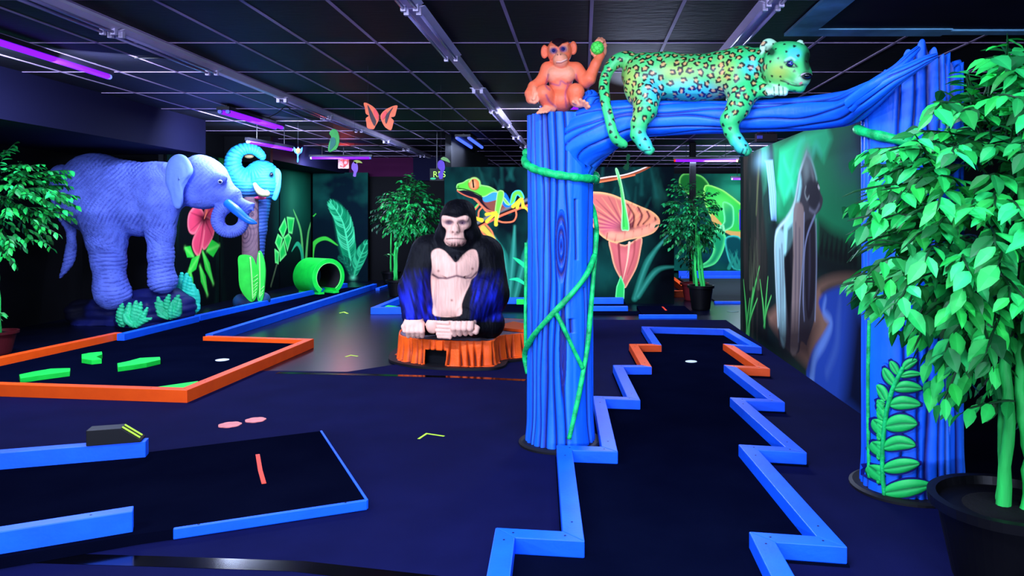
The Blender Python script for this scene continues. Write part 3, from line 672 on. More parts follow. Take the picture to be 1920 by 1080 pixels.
# --- right wall: ape, waterfall and river
M = Mural('x', 2.0, 4.3, 9.45, 0.0, 2.2, 0.0105, (22, 34, 34))
M.mist((30, 80, 60), 1.0, 0.6, 2, (1, 0.5), 0.35, 0.8)
M.fill([(1450, 270), (1500, 256), (1560, 232), (1600, 215), (1620, 330), (1640, 500), (1560, 480), (1530, 470), (1490, 420), (1455, 410), (1452, 330)], (20, 150, 88), 0.12, alpha=0.95)
M.fill([(1462, 285), (1500, 255), (1550, 235), (1560, 260), (1545, 300), (1530, 280), (1512, 285), (1490, 350), (1470, 380), (1458, 340)], (45, 240, 150), 0.1, alpha=0.95)
M.mist((90, 240, 170), 1.6, 0.55, 7, (1, 0.6), 0.55, 0.8, mask=np.clip((M.B-1.35)/0.3, 0, 1)*np.clip((8.6-M.A)/0.3, 0, 1))
for L_ in ([(1470, 300), (1482, 330), (1490, 300), (1500, 270), (1508, 262)], [(1475, 365), (1484, 345), (1490, 358), (1500, 330), (1496, 322)], [(1515, 280), (1522, 292), (1530, 272), (1540, 290)]):
    M.line(L_, [0.03, 0.05, 0.02], (80, 245, 190), soft=0.07, alpha=0.5, sm=5)
M.fill([(1392, 290), (1425, 282), (1432, 400), (1440, 480), (1440, 640), (1392, 620)], (30, 30, 26), 0.1, alpha=0.85)
M.mist((80, 70, 60), 3.0, 0.5, 12, (2.5, 0.4), 0.5, 0.8, mask=np.clip((M.A-8.0)/0.4, 0, 1))
M.line([(1424, 290), (1418, 400)], [0.05, 0.03], (90, 100, 60), soft=0.03, alpha=0.6)
M.fill([(1433, 301), (1449, 300), (1455, 360), (1456, 414), (1446, 412), (1444, 395), (1441, 350), (1436, 306)], (150, 205, 235), 0.025); 
for dx in (0, 4, 8): M.line([(1440+dx, 306), (1446+dx, 370), (1450+dx*0.6, 412)], 0.012, (90, 140, 190), soft=0.02, alpha=0.7)
M.blob((1430, 300), (0.35, 0.1), (120, 170, 180), 0.6); M.blob((1452, 418), (0.10, 0.07), (10, 20, 20), 0.8)
M.fill([(1600, 215), (1700, 190), (1720, 600), (1640, 560), (1620, 450), (1610, 330)], (26, 44, 92), 0.2, alpha=0.9)
M.blob((1595, 290), (0.35, 0.25), (70, 100, 120), 0.6)
M.fill([(1535, 410), (1560, 430), (1620, 460), (1640, 540), (1560, 520), (1530, 510)], (8, 22, 20), 0.12, alpha=0.9)
for x in range(1540, 1610, 9): M.line([(x, 470+(x-1540)*0.3), (x+3, 440+(x-1540)*0.3)], [0.05, 0.01], (4, 10, 10), soft=0.04, alpha=0.9)
M.fill([(1440, 590), (1470, 640), (1540, 700), (1560, 600), (1540, 545), (1600, 524), (1640, 530), (1600, 520), (1560, 522), (1532, 535), (1520, 560), (1500, 560)], (155, 115, 90), 0.12, alpha=0.9, sm=3)
M.fill([(1536, 560), (1560, 542), (1600, 535), (1700, 540), (1760, 900), (1620, 800), (1545, 735), (1512, 712), (1522, 660), (1545, 625), (1556, 600), (1540, 585)], (44, 80, 175), 0.05, sm=3)
M.fill([(1600, 580), (1720, 560), (1760, 900), (1640, 830), (1580, 760)], (6, 10, 26), 0.3, alpha=0.95)
M.line([(1548, 560), (1545, 585), (1558, 606), (1545, 640), (1528, 670), (1522, 712)], [0.02, 0.04, 0.04, 0.05, 0.05, 0.06], (120, 160, 225), soft=0.06, alpha=0.8, sm=6)
M.line([(1575, 560), (1572, 600), (1568, 650), (1550, 700)], [0.02, 0.05, 0.05, 0.04], (80, 115, 190), soft=0.08, alpha=0.6, sm=6)
ape = [(1512, 286), (1520, 298), (1527, 318), (1530, 334), (1536, 346), (1538, 360), (1543, 374), (1539, 392), (1531, 402), (1527, 410), (1530, 440), (1530, 560), (1527, 600), (1514, 640), (1512, 648), (1502, 640), (1498, 660), (1486, 664), (1474, 650), (1462, 648), (1458, 600), (1454, 520), (1453, 450), (1460, 428), (1478, 408), (1489, 380), (1495, 350), (1500, 320)]
M.fill(ape, (62, 60, 64), 0.012, sm=3)
M.fill([(1500, 325), (1496, 360), (1490, 385), (1470, 420), (1470, 480), (1478, 470), (1490, 440), (1494, 400), (1503, 350)], (175, 245, 230), 0.06, alpha=0.95, sm=3)
M.fill([(1454, 450), (1460, 430), (1470, 440), (1470, 500), (1473, 560), (1473, 640), (1466, 646), (1460, 600)], (165, 212, 205), 0.05, alpha=0.95, sm=3)
M.fill([(1470, 480), (1480, 470), (1484, 520), (1480, 640), (1475, 560)], (10, 10, 14), 0.05, alpha=0.95)
M.fill([(1488, 392), (1500, 380), (1508, 400), (1505, 470), (1500, 560), (1496, 655), (1482, 660), (1484, 600), (1486, 500)], (150, 130, 118), 0.03, alpha=0.95, sm=3)
M.fill([(1508, 420), (1524, 412), (1528, 450), (1527, 560), (1516, 600), (1510, 560), (1509, 480)], (34, 28, 34), 0.03, alpha=0.95, sm=3)
M.line([(1528, 404), (1514, 440), (1508, 480), (1506, 560), (1508, 600)], 0.015, (150, 160, 190), soft=0.02, alpha=0.8, sm=5)
M.line([(1508, 400), (1506, 480), (1500, 560), (1497, 640)], 0.012, (170, 180, 200), soft=0.02, alpha=0.7, sm=5)
M.fill([(1477, 430), (1486, 420), (1488, 480), (1484, 560), (1480, 600), (1474, 560), (1474, 480)], (14, 14, 18), 0.05, alpha=0.8)
for x0, x1, y0, y1 in ((1462, 1464, 470, 630), (1466, 1468, 460, 600), (1492, 1490, 420, 620), (1499, 1496, 430, 610), (1518, 1516, 440, 580)):
    M.line([(x0, y0), ((x0+x1)/2+1, (y0+y1)/2), (x1, y1)], [0.02, 0.03, 0.005], (70, 66, 84), soft=0.04, alpha=0.6, sm=5)
M.fill([(1452, 615), (1480, 600), (1515, 590), (1532, 610), (1520, 690), (1470, 672)], (30, 20, 26), 0.3, alpha=0.85)
M.blob((1512, 312), (0.10, 0.14), (170, 190, 175), 0.6); M.line([(1516, 296), (1522, 318), (1525, 336)], 0.03, (130, 135, 130), soft=0.05, alpha=0.8, sm=4)
M.glow([(1512, 287), (1500, 322), (1495, 352), (1489, 382), (1477, 408), (1459, 430), (1453, 455), (1455, 530), (1459, 610)], 0.025, (210, 245, 235), 0.9, 4)
M.glow([(1513, 288), (1521, 300), (1528, 322), (1531, 336)], 0.02, (150, 210, 190), 0.8, 4); M.glow([(1530, 412), (1531, 500), (1528, 600)], 0.015, (160, 170, 190), 0.7, 4)
M.fill([(1512, 345), (1520, 335), (1532, 345), (1538, 372), (1532, 396), (1520, 392), (1514, 370)], (38, 36, 44), 0.05, alpha=0.9, sm=3)
M.glow([(1511, 350), (1509, 362), (1513, 374), (1517, 368)], 0.012, (160, 170, 160), 0.8, 4); M.line([(1534, 349), (1536, 353)], 0.014, (205, 205, 195)); M.glow([(1536, 384), (1528, 398), (1518, 392)], 0.02, (130, 130, 140), 0.7, 4)
M.blob((1512, 300), (0.14, 0.12), (120, 140, 130), 0.6)
for (bx, by, tx, ty, w) in ((1401, 632, 1394, 525, 0.09), (1402, 632, 1424, 500, 0.09), (1404, 632, 1412, 540, 0.07), (1399, 632, 1406, 560, 0.05), (1400, 632, 1420, 560, 0.06), (1433, 612, 1425, 525, 0.06), (1434, 612, 1440, 520, 0.06), (1432, 612, 1446, 555, 0.05), (1434, 612, 1430, 560, 0.05)):
    M.line([(bx, by), ((bx+tx)/2+(bx-tx)*0.15, (by+ty)/2), (tx, ty)], [w*0.4, w*0.55, 0.006], (38, 165, 66), soft=0.02, sm=6); M.line([(bx, by), ((bx+tx)/2+(bx-tx)*0.15, (by+ty)/2), (tx, ty)], 0.010, (130, 245, 120), soft=0.015, alpha=0.8, sm=6)
for k in range(10):
    x = rr.uniform(1394, 1430); M.line([(x, 540), (x+rr.uniform(-8, 12), 440+rr.uniform(0, 60))], [0.03, 0.004], (86, 92, 66), soft=0.02, alpha=0.6)
M.blob((1440, 640), (0.9, 0.14), (6, 8, 14), 0.85)
M.build('mural_panel', 0.08, m_mural, 'long right mural wall with a standing ape, waterfall and blue river', flip=True)
# --- left side wall behind the elephants
M = Mural('x', -6.15, 11.05, 16.9, 0.0, 2.45, 0.012, (3, 10, 14))
M.mist((12, 70, 58), 1.2, 0.7, 5, (1.2, 0.5), 0.45, 0.8, mask=np.clip((M.A-14.6)/0.8, 0, 1)*np.clip((M.B-0.5)/0.8, 0, 1))
M.blob((560, 360), (0.7, 0.9), (24, 110, 80), 0.7); M.blob((548, 375), (0.3, 0.5), (50, 140, 100), 0.4)
M.mist((10, 60, 40), 2.0, 0.5, 8, (2, 0.4), 0.5, 0.8, mask=np.clip((13.2-M.A)/0.4, 0, 1))
M.line([(412, 310), (412, 600)], 0.02, (1, 2, 4)); M.line([(524, 310), (524, 560)], 0.03, (2, 5, 8))
M.line([(415, 296), (415, 380)], 0.09, (36, 110, 50), soft=0.02, alpha=0.9)
pk = (232, 70, 100)
for P_ in ([(352, 417), (356, 398), (370, 386), (382, 400), (383, 407), (372, 428), (364, 438), (355, 434)], [(384, 407), (386, 388), (392, 379), (404, 382), (406, 396), (399, 414)], [(385, 409), (397, 413), (402, 422), (399, 444), (384, 467), (379, 455)], [(382, 412), (384, 430), (379, 462), (372, 480), (362, 466), (363, 446)]):
    M.fill(P_, pk, 0.02, rim=(255, 120, 130), rw=0.03, sm=4)
    c = (sum(p[0] for p in P_)/len(P_), sum(p[1] for p in P_)/len(P_))
    for k in range(5):
        e = P_[(k*2+1) % len(P_)]; M.line([(383, 409), e], [0.02, 0.004], (150, 30, 60), soft=0.02, alpha=0.5)
M.blob((383, 410), (0.22, 0.10), (40, 4, 20), 0.95)
M.line([(383, 410), (388, 396)], [0.01, 0.03], (250, 120, 90))
for a, b_, w in (((347, 465), (363, 481), 0.20), ((388, 470), (411, 460), 0.30), ((373, 480), (352, 514), 0.22), ((380, 472), (400, 532), 0.17), ((375, 499), (389, 553), 0.17), ((356, 505), (362, 550), 0.12)):
    m_ = lerp(a, b_, 0.45); M.line([a, m_, b_], [0.01, w*0.5, 0.006], (40, 215, 60), soft=0.015, sm=6); M.glow([a, b_], 0.03, (130, 255, 110), 0.5)
for Q in ([(538, 407), (552, 409), (548, 438), (541, 436)], [(534, 409), (538, 426), (531, 446), (523, 430)], [(532, 446), (541, 438), (546, 446), (539, 471)], [(521, 439), (530, 447), (524, 471), (516, 455)], [(524, 471), (532, 451), (537, 477), (525, 490)], [(515, 467), (523, 473), (522, 495), (516, 492)]):
    M.fill(Q, (24, 205, 80), 0.015, rim=(120, 255, 130), rw=0.035)
M.line([(519, 496), (508, 536)], 0.03, (70, 90, 60))
for L_, w, c in (([(568, 492), (564, 434), (550, 393)], 0.10, (110, 220, 110)), ([(574, 484), (578, 438), (586, 408)], 0.10, (110, 220, 110)), ([(568, 492), (565, 469), (557, 457), (547, 471)], 0.12, (50, 205, 140))):
    M.line(L_, [w*0.7, w*0.5, 0.01], c, soft=0.02, sm=8)
M.build('mural_panel', -0.04, m_mural, 'left mural wall with a pink hibiscus and a banana leaf')
# --- corner panel
M = Mural('y', 16.95, -6.12, -4.87, 0.0, 2.47, 0.0085, (6, 24, 34))
M.mist((20, 90, 75), 1.6, 0.8, 6, (1, 1), 0.42, 0.75, mask=np.clip((M.B-1.3)/0.6, 0, 1))
def frond(spine, w, n, col, hi, seed):
    r2 = random.Random(seed); S_ = spline([np.array(p, float) for p in spine], 12); m = len(S_)
    for k in range(n):
        i = int((k/n)*(m-2)); p = S_[i]; t = S_[i+1]-S_[i]; t = t/np.linalg.norm(t); ww = w*math.sin(math.pi*(0.12+0.83*k/n))
        for sd in (-1, 1):
            nn = np.array((-t[1], t[0]))*sd; e = p+t*ww*1.3+nn*ww*0.75
            mid = p+t*ww*0.5+nn*ww*0.55
            M.line([tuple(p), tuple(mid), tuple(e)], [0.018, 0.014, 0.003], col if r2.random() < 0.6 else hi, soft=0.012, alpha=0.85, sm=4)
    M.line([tuple(p) for p in spine], [0.025, 0.02, 0.006], hi, sm=10)
M.fill([(664, 520), (650, 505), (635, 465), (627, 420), (618, 376), (640, 384), (655, 420), (667, 470), (668, 510)], (14, 110, 75), 0.06, alpha=0.8, sm=3)
frond([(662, 520), (654, 470), (642, 415), (617, 376)], 22, 46, (22, 160, 100), (80, 235, 160), 2)
frond([(662, 520), (672, 490), (689, 450)], 15, 26, (18, 140, 90), (60, 210, 140), 4)
frond([(660, 520), (652, 495), (634, 480)], 10, 16, (10, 80, 60), (20, 110, 80), 6)
for L_, w in (([(583, 484), (589, 457), (610, 447), (633, 460)], 0.12), ([(588, 405), (592, 401)], 0.03)):
    M.line(L_, [w*0.5, w*0.4, w*0.35, 0.01], (70, 225, 70), soft=0.015, sm=8)
M.blob((662, 521), (0.06, 0.05), (120, 255, 190), 0.8)
M.build('mural_panel', 0.07, m_mural, 'corner mural panel with a tall palm frond behind the green loop')
# =================== carved blue trunks ===================
m_bark = vmat('blue_bark_paint', 0.5, 0.35, 0.25, 35, (1, 1, 0.4))
BL = np.array(lin((10, 104, 255))); BD = np.array(lin((6, 8, 96))); BH = np.array(lin((70, 160, 255)))
def bark_colour(d, w, nz, streak):
    g = np.exp(-(d/w)**2)
    C = BL*(0.75+0.5*nz[..., None])
    C = C*(1-0.35*streak[..., None])+BH*0.35*streak[..., None]
    return C*(1-g[..., None])+BD*g[..., None], g
def trunk(cx, cy, R, z1, name, label, knots, flare, toplen=None, seed=1, nth=640, nz=520, nlines=27, lean=0.0, squash=1.0):
    r2 = np.random.default_rng(seed)
    th = np.linspace(-math.pi, math.pi, nth, endpoint=False); zz = np.linspace(0, 1, nz)
    T_, Zt = np.meshgrid(th, zz, indexing='ij')
    Z = Zt*z1
    P = np.stack([np.cos(T_)*1.0, np.sin(T_)*1.0, Z*0.8], -1)
    base = np.sort((np.arange(nlines)+r2.uniform(-0.3, 0.3, nlines))/nlines*2*math.pi-math.pi)
    Tw = T_.copy()
    for (kt, kz, kw, kh) in knots:     # lines bow around knots
        u = (T_-kt)/kw; v = (Z-kz)/kh; Tw = Tw-np.sign(u)*kw*0.75*np.exp(-(u*u+v*v)*0.9)*np.minimum(np.abs(u)*3, 1)
    dm = np.full(T_.shape, 9.0); amp = np.zeros(T_.shape)
    for i, b0 in enumerate(base):
        f1, f2, p1, p2 = r2.uniform(2, 5), r2.uniform(6, 12), r2.uniform(0, 6), r2.uniform(0, 6)
        w = b0+0.06*np.sin(Z*f1+p1)+0.02*np.sin(Z*f2+p2)
        d = np.abs((Tw-w+math.pi) % (2*math.pi)-math.pi)*R
        zs, ze = (0, z1) if r2.random() < 0.8 else sorted(r2.uniform(0, z1, 2))
        d = d+np.where((Z < zs) | (Z > ze), 0.03, 0)
        th_ = 1.0 if i % 3 else 1.7
        dm = np.minimum(dm, d/th_)
    for (kt, kz, kw, kh) in knots:
        u = (T_-kt)/kw; v = (Z-kz)/kh; rho = np.hypot(u, v)
        for ring, wd in ((0.85, 1.0), (0.45, 1.0), (0.0, 1.0)):
            dm = np.minimum(dm, np.abs(rho-ring)*kw*R*(1.0 if ring else 0.7)+np.where(rho > 1.1, 1, 0))
    nzv = fbm(P, 3.0, seed, 3); st = np.clip(noise3(np.stack([T_*9, Z*0.8, 0*Z], -1), 1.0, seed+5)-0.5, 0, 1)*2
    C, g = bark_colour(dm, 0.0072, nzv-0.2, st)
    ridge = 0.005*(1-np.exp(-(dm/0.016)**2))
    Rr = R*(1+flare(T_, Zt))+ridge-0.012*g+0.006*(nzv-0.5)
    top = np.full(T_.shape, z1)
    if toplen is not None:
        # jagged plank tips
        seg = np.searchsorted(base, th) % nlines; tl = np.array([toplen(a) for a in base]); jit = r2.uniform(-0.07, 0.05, nlines)
        tt = np.zeros(nth)
        for i in range(nth):
            s_ = seg[i]; lo = base[s_-1]; hi = base[s_] if s_ > 0 else base[0]+2*math.pi
            a = th[i] if not (s_ == 0 and th[i] > base[-1]) else th[i]
            lo2 = lo if lo < hi else lo-2*math.pi
            if a > hi: a -= 2*math.pi
            x = (a-(lo2+hi)/2)/((hi-lo2)/2); tt[i] = tl[s_]+jit[s_]-0.07*abs(x)**2.5
        top = np.tile(tt[:, None], (1, nz)); Z = Zt*top
    X = cx+lean*Z+Rr*np.sin(T_); Y = cy-Rr*np.cos(T_)*squash
    V = np.stack([X, Y, Z], -1).reshape(-1, 3)
    idx = np.arange(nth*nz).reshape(nth, nz); i2 = np.roll(idx, -1, axis=0)
    q = np.stack([idx[:, :-1], i2[:, :-1], i2[:, 1:], idx[:, 1:]], -1).reshape(-1, 4)
    Cc = C.reshape(-1, 3)
    # inner wall and top cap
    inner = []; n0 = len(V)
    Vt = np.stack([X[:, -1], Y[:, -1], Z[:, -1]], 1); ctr = np.array((cx+lean*z1, cy, 0))
    V2 = Vt.copy(); V2[:, :2] = ctr[:2]+(Vt[:, :2]-ctr[:2])*0.88; V2[:, 2] -= 0.0 if toplen is None else 0.01
    V3 = V2.copy(); V3[:, :2] = ctr[:2]+(V2[:, :2]-ctr[:2])*0.02; V3[:, 2] = V2[:, 2].min()-(0.0 if toplen is None else 0.10) if toplen is not None else V2[:, 2]
    V = np.concatenate([V, V2, V3]); a = idx[:, -1]; b_ = n0+np.arange(nth); c_ = b_+nth
    rl = lambda x: np.roll(x, -1)
    q = np.concatenate([q, np.stack([a, rl(a), rl(b_), b_], 1), np.stack([b_, rl(b_), rl(c_), c_], 1)])
    Cc = np.concatenate([Cc, np.tile(BL*0.8, (2*nth, 1))])
    t = thing(name, label, 'carved tree', (cx, cy, 0))
    mk('trunk_bark', V, q, m_bark, t, cols=Cc, smooth=True)
    bs = MB(); bs.lathe((cx, cy, 0.0045), [(R*1.28, 0), (R*1.28, 0.012), (R*1.2, 0.02), (0.05, 0.02)], 48); bs.build('base_disc', mat('black_base', (6, 6, 12), 0.6, 0.3), t)
    return t
TL = (-0.137, 4.69); RL = 0.205
def fl(T_, Zt):
    f = 0.06*np.exp(-(Zt/0.05)**2)+0.02*np.sin(T_*3+1)
    f = f+0.35*np.exp(-((T_-1.5)/0.5)**2)*np.clip((Zt-0.90)/0.10, 0, 1)**2*0.3
    return f-0.03*np.exp(-((Zt-0.55)/0.3)**2)
left = trunk(TL[0], TL[1], RL, H+(412-209)/F*4.69-0.03, 'carved_tree', 'bright blue carved tree trunk in the centre with green vines and the monkey on top', [(0.05, 1.24, 0.20, 0.20), (0.10, 0.62, 0.10, 0.24), (-1.9, 0.9, 0.2, 0.2), (2.6, 1.3, 0.2, 0.2)], fl, None, 3, lean=0.0)
TR = (1.70, 3.90); RR = 0.228
def fl2(T_, Zt):
    return 0.05*np.exp(-(Zt/0.06)**2)+0.16*np.exp(-((T_-1.25)/0.35)**2)+0.02*np.sin(T_*4)-0.10*np.exp(-((T_-0.72)/0.12)**2)
def tops(a):
    x = math.sin(a); f = math.cos(a)
    if f > -0.1:
        if x < -0.75: y = 165
        elif x < -0.45: y = 140
        elif x < -0.1: y = 96
        elif x < 0.15: y = 84
        elif x < 0.5: y = 92
        elif x < 0.75: y = 118
        else: y = 100
    else: y = (195 if x < 0.2 else 130)+20*math.sin(a*7)
    return H+(412-y)/F*3.75
right = trunk(TR[0], TR[1], RR, 2.1, 'carved_tree', 'ultramarine carved tree trunk on the right with jagged top and green fern relief', [(0.62, 0.55, 0.16, 0.25), (2.6, 1.3, 0.2, 0.2)], fl2, tops, 11, nlines=24)
# ---- branch with fork
def tube_bark(path, name, m, parent, seed, nlines=11, nth=150, per=26, label=None, endw=True):
    q = np.array(spline([np.append(np.asarray(p, float), r) for p, r in path], per)); P = q[:, :3]; R = q[:, 3]; n = len(P)
    s_ = np.concatenate([[0], np.cumsum(np.linalg.norm(np.diff(P, axis=0), axis=1))])
    r2 = np.random.default_rng(seed); th = np.linspace(-math.pi, math.pi, nth, endpoint=False)
    T_, S_ = np.meshgrid(th, s_, indexing='ij'); dm = np.full(T_.shape, 9.0); Rg = np.tile(R[None, :], (nth, 1))
    for i in range(nlines):
        b0 = -math.pi+(i+r2.uniform(-0.3, 0.3))*2*math.pi/nlines
        w = b0+0.22*np.sin(S_*r2.uniform(3, 6)+r2.uniform(0, 6))+0.08*np.sin(S_*r2.uniform(9, 15)+r2.uniform(0, 6))
        dm = np.minimum(dm, np.abs((T_-w+math.pi) % (2*math.pi)-math.pi)*Rg)
    nzv = fbm(np.stack([np.cos(T_), np.sin(T_), S_*2], -1), 3.0, seed, 3); st = np.clip(noise3(np.stack([T_*5, S_*2, 0*S_], -1), 1.0, seed+5)-0.5, 0, 1)*2
    C, g = bark_colour(dm, 0.006*np.clip(Rg/0.10, 0.35, 1), nzv-0.2, st); rad = Rg*(1+0.05*(nzv-0.5))+0.004*(1-np.exp(-(dm/0.016)**2))*np.clip(Rg/0.06, 0, 1)-0.009*g*np.clip(Rg/0.06, 0, 1)
    tg = np.gradient(P, axis=0); tg /= np.linalg.norm(tg, axis=1, keepdims=True); up = np.array((0, 0, 1.0))
    a = np.cross(tg, up); a /= np.linalg.norm(a, axis=1, keepdims=True); b_ = np.cross(a, tg)
    V = P[None]+rad[..., None]*(np.cos(T_)[..., None]*a[None]+np.sin(T_)[..., None]*b_[None]); V = V.reshape(-1, 3)
    idx = np.arange(nth*n).reshape(nth, n); i2 = np.roll(idx, -1, axis=0)
    Q = np.stack([idx[:, :-1], i2[:, :-1], i2[:, 1:], idx[:, 1:]], -1).reshape(-1, 4)
    nv = len(V); V = np.concatenate([V, P[[0]], P[[-1]]]); Cc = np.concatenate([C.reshape(-1, 3), BL[None], BL[None]])
    capA = np.stack([i2[:, 0], idx[:, 0], np.full(nth, nv), np.full(nth, nv)], 1); capB = np.stack([idx[:, -1], i2[:, -1], np.full(nth, nv+1), np.full(nth, nv+1)], 1)
    Fl = [tuple(x) for x in Q.tolist()]+[tuple(x[:3]) for x in capA.tolist()]+[tuple(x[:3]) for x in capB.tolist()]
    return mk(name, V, Fl, m, parent, cols=Cc, smooth=True)
BZ = [(1040, 4.68), (1120, 4.56), (1200, 4.52), (1300, 4.45), (1420, 4.33), (1540, 4.12), (1620, 3.86), (1680, 3.58), (1760, 3.5)]
def bz(px): return float(np.interp(px, [p[0] for p in BZ], [p[1] for p in BZ]))
br = thing('tree_branch', 'thick blue branch bridging the two trunks with the leopard lying on it', 'tree branch', U(1300, 222, 4.45))
def bp(px, py, r, Z=None): Z = Z or bz(px); return (U(px, py, Z), r*Z/F)
tube_bark([bp(1052, 330, 46, 4.68), bp(1080, 280, 52, 4.66), bp(1120, 245, 50), bp(1180, 225, 37), bp(1260, 221, 32), bp(1360, 220, 29), bp(1440, 217, 30), bp(1520, 212, 31), bp(1590, 202, 32), bp(1630, 180, 26, 3.72), bp(1680, 145, 16, 3.58), bp(1730, 116, 10, 3.55), bp(1756, 104, 5, 3.56)], 'main_limb', m_bark, br, 5)
tube_bark([bp(1600, 195, 18, 3.80), bp(1640, 162, 15, 3.64), bp(1680, 130, 9, 3.58), bp(1705, 106, 8, 3.58), bp(1722, 90, 5, 3.6)], 'side_limb', m_bark, br, 8, 7, 80)
tube_bark([bp(1100, 206, 20, 4.62), bp(1108, 186, 17, 4.63), bp(1104, 172, 8, 4.64)], 'stub', m_bark, left, 9, 6, 80)
# ---- vines
m_vine = mat('green_vine_paint', (10, 190, 95), 0.5, 0.35, 0.5, 60, 0.45, 20)
def onL(px, py, lift=0.014, R=RL, c=TL):
    x = (px-CX)/F*c[1]-c[0]; s_ = max(-1, min(1, x/(R*1.0))); a = math.asin(s_); Zf = c[1]-R*math.cos(a)
    for _ in range(6):
        x = (px-CX)/F*Zf-c[0]; s_ = max(-1, min(1, x/R)); a = math.asin(s_); Zf = c[1]-R*math.cos(a)
    return np.array((c[0]+(R+lift)*math.sin(a), c[1]-(R+lift)*math.cos(a), H-(py-CY)/F*Zf))
def vine(name, pts, r, parent, label=None):
    b = MB(); q = spline(pts, 8); b.tube(q, [r*(0.97+0.08*math.sin(i*0.33)) for i in range(len(q))], 10); o = b.build(name, m_vine, parent, smooth=True)
    if label: o['label'] = label
    return o
ring = []
for k in range(0, 37):
    a = math.radians(-100+k*10); 
    zf = H-((290+ (335-290)*min(1, max(0, (math.degrees(a)+100)/185))) -CY)/F*4.5 if k < 20 else H-((335-(335-290)*((math.degrees(a)-90)/170))-CY)/F*4.9
    ring.append(np.array((TL[0]+(RL*1.03+0.012)*math.sin(a), TL[1]-(RL*1.03+0.012)*math.cos(a), zf-0.03*math.sin(math.radians(max(0, min(180, math.degrees(a)+100))))*1.6)))
vn = thing('green_vine', 'thick green vine looped round the top of the centre blue trunk', 'vine', (TL[0], TL[1]-RL-0.03, 1.7)); vine('stem', ring, 0.026, vn)
vine('vine', [np.array((TL[0]+RL*0.95, TL[1]+0.12, 1.50)), np.array((TL[0]+RL*1.04, TL[1]+0.03, 1.44)), onL(1112, 420, 0.02), onL(1113, 440, 0.02), onL(1110, 500), onL(1104, 580), onL(1098, 650), onL(1090, 700), onL(1080, 755), onL(1066, 822)], 0.016, left)
vine('vine', [onL(1111, 478), onL(1098, 512), onL(1075, 545), onL(1048, 576), onL(1020, 608), onL(1000, 635), onL(988, 665, 0.02), onL(986, 700, 0.0)], 0.018, left)
vine('vine', [onL(1042, 584), onL(1058, 618), onL(1074, 655), onL(1090, 690)], 0.014, left)
vine('vine', [onL(987, 455, 0.01), onL(986, 520, 0.012), onL(985, 590, 0.016), onL(985, 650, 0.012), onL(985, 670, 0)], 0.012, left)
rr_ = []
for k in range(0, 12):
    a = math.radians(-95+k*14); rr_.append(np.array((TR[0]+(RR*1.13)*math.sin(a), TR[1]-(RR*1.13)*math.cos(a), H-(232-CY+min(k, 8)*7.0)/F*3.7)))
vn = thing('green_vine', 'short thick green vine wrapping the right blue trunk under the branch', 'vine', (TR[0], TR[1]-RR-0.03, 1.8)); vine('stem', rr_, 0.026, vn)
def onR(px, py, lift=0.012): return onL(px, py, lift, RR*1.02, TR)
vine('vine', [onR(1623, 600, 0.01), onR(1622, 700, 0.01), onR(1622, 800, 0.01), onR(1623, 895, 0.01)], 0.010, right)
# ---- fern relief on the right trunk
m_leafp = vmat('fern_paint', 0.5, 0.35, 0.15, 60)
st_ = [onR(1662, 930, 0.02), onR(1658, 880, 0.02), onR(1659, 830, 0.02), onR(1664, 780, 0.02), (onR(1674, 735, 0.02)), onR(1686, 705, 0.02), onR(1694, 688, 0.02)]
b = MB(); b.tube(spline(st_, 6), 0.011, 10); b.build('fern_stem', m_vine, right, smooth=True)
LV = [((1660, 922), (1700, 914), (1742, 907), 17), ((1660, 878), (1690, 872), (1722, 867), 14), ((1660, 838), (1686, 829), (1715, 833), 14), ((1663, 798), (1690, 792), (1718, 793), 17), ((1672, 758), (1694, 754), (1724, 757), 13), ((1678, 727), (1700, 724), (1726, 727), 11), ((1690, 704), (1706, 700), (1724, 700), 6), ((1653, 902), (1636, 888), (1624, 872), 14), ((1654, 858), (1638, 842), (1627, 828), 14), ((1655, 822), (1640, 805), (1628, 786), 13), ((1660, 785), (1646, 765), (1633, 750), 14), ((1664, 750), (1655, 733), (1645, 722), 10), ((1680, 722), (1667, 705), (1660, 690), 9), ((1684, 700), (1678, 688), (1672, 677), 7), ((1695, 690), (1704, 681), (1718, 674), 8)]
cL = np.array(lin((30, 200, 90))); cD = np.array(lin((10, 120, 60))); cB = np.array(lin((10, 20, 120)))
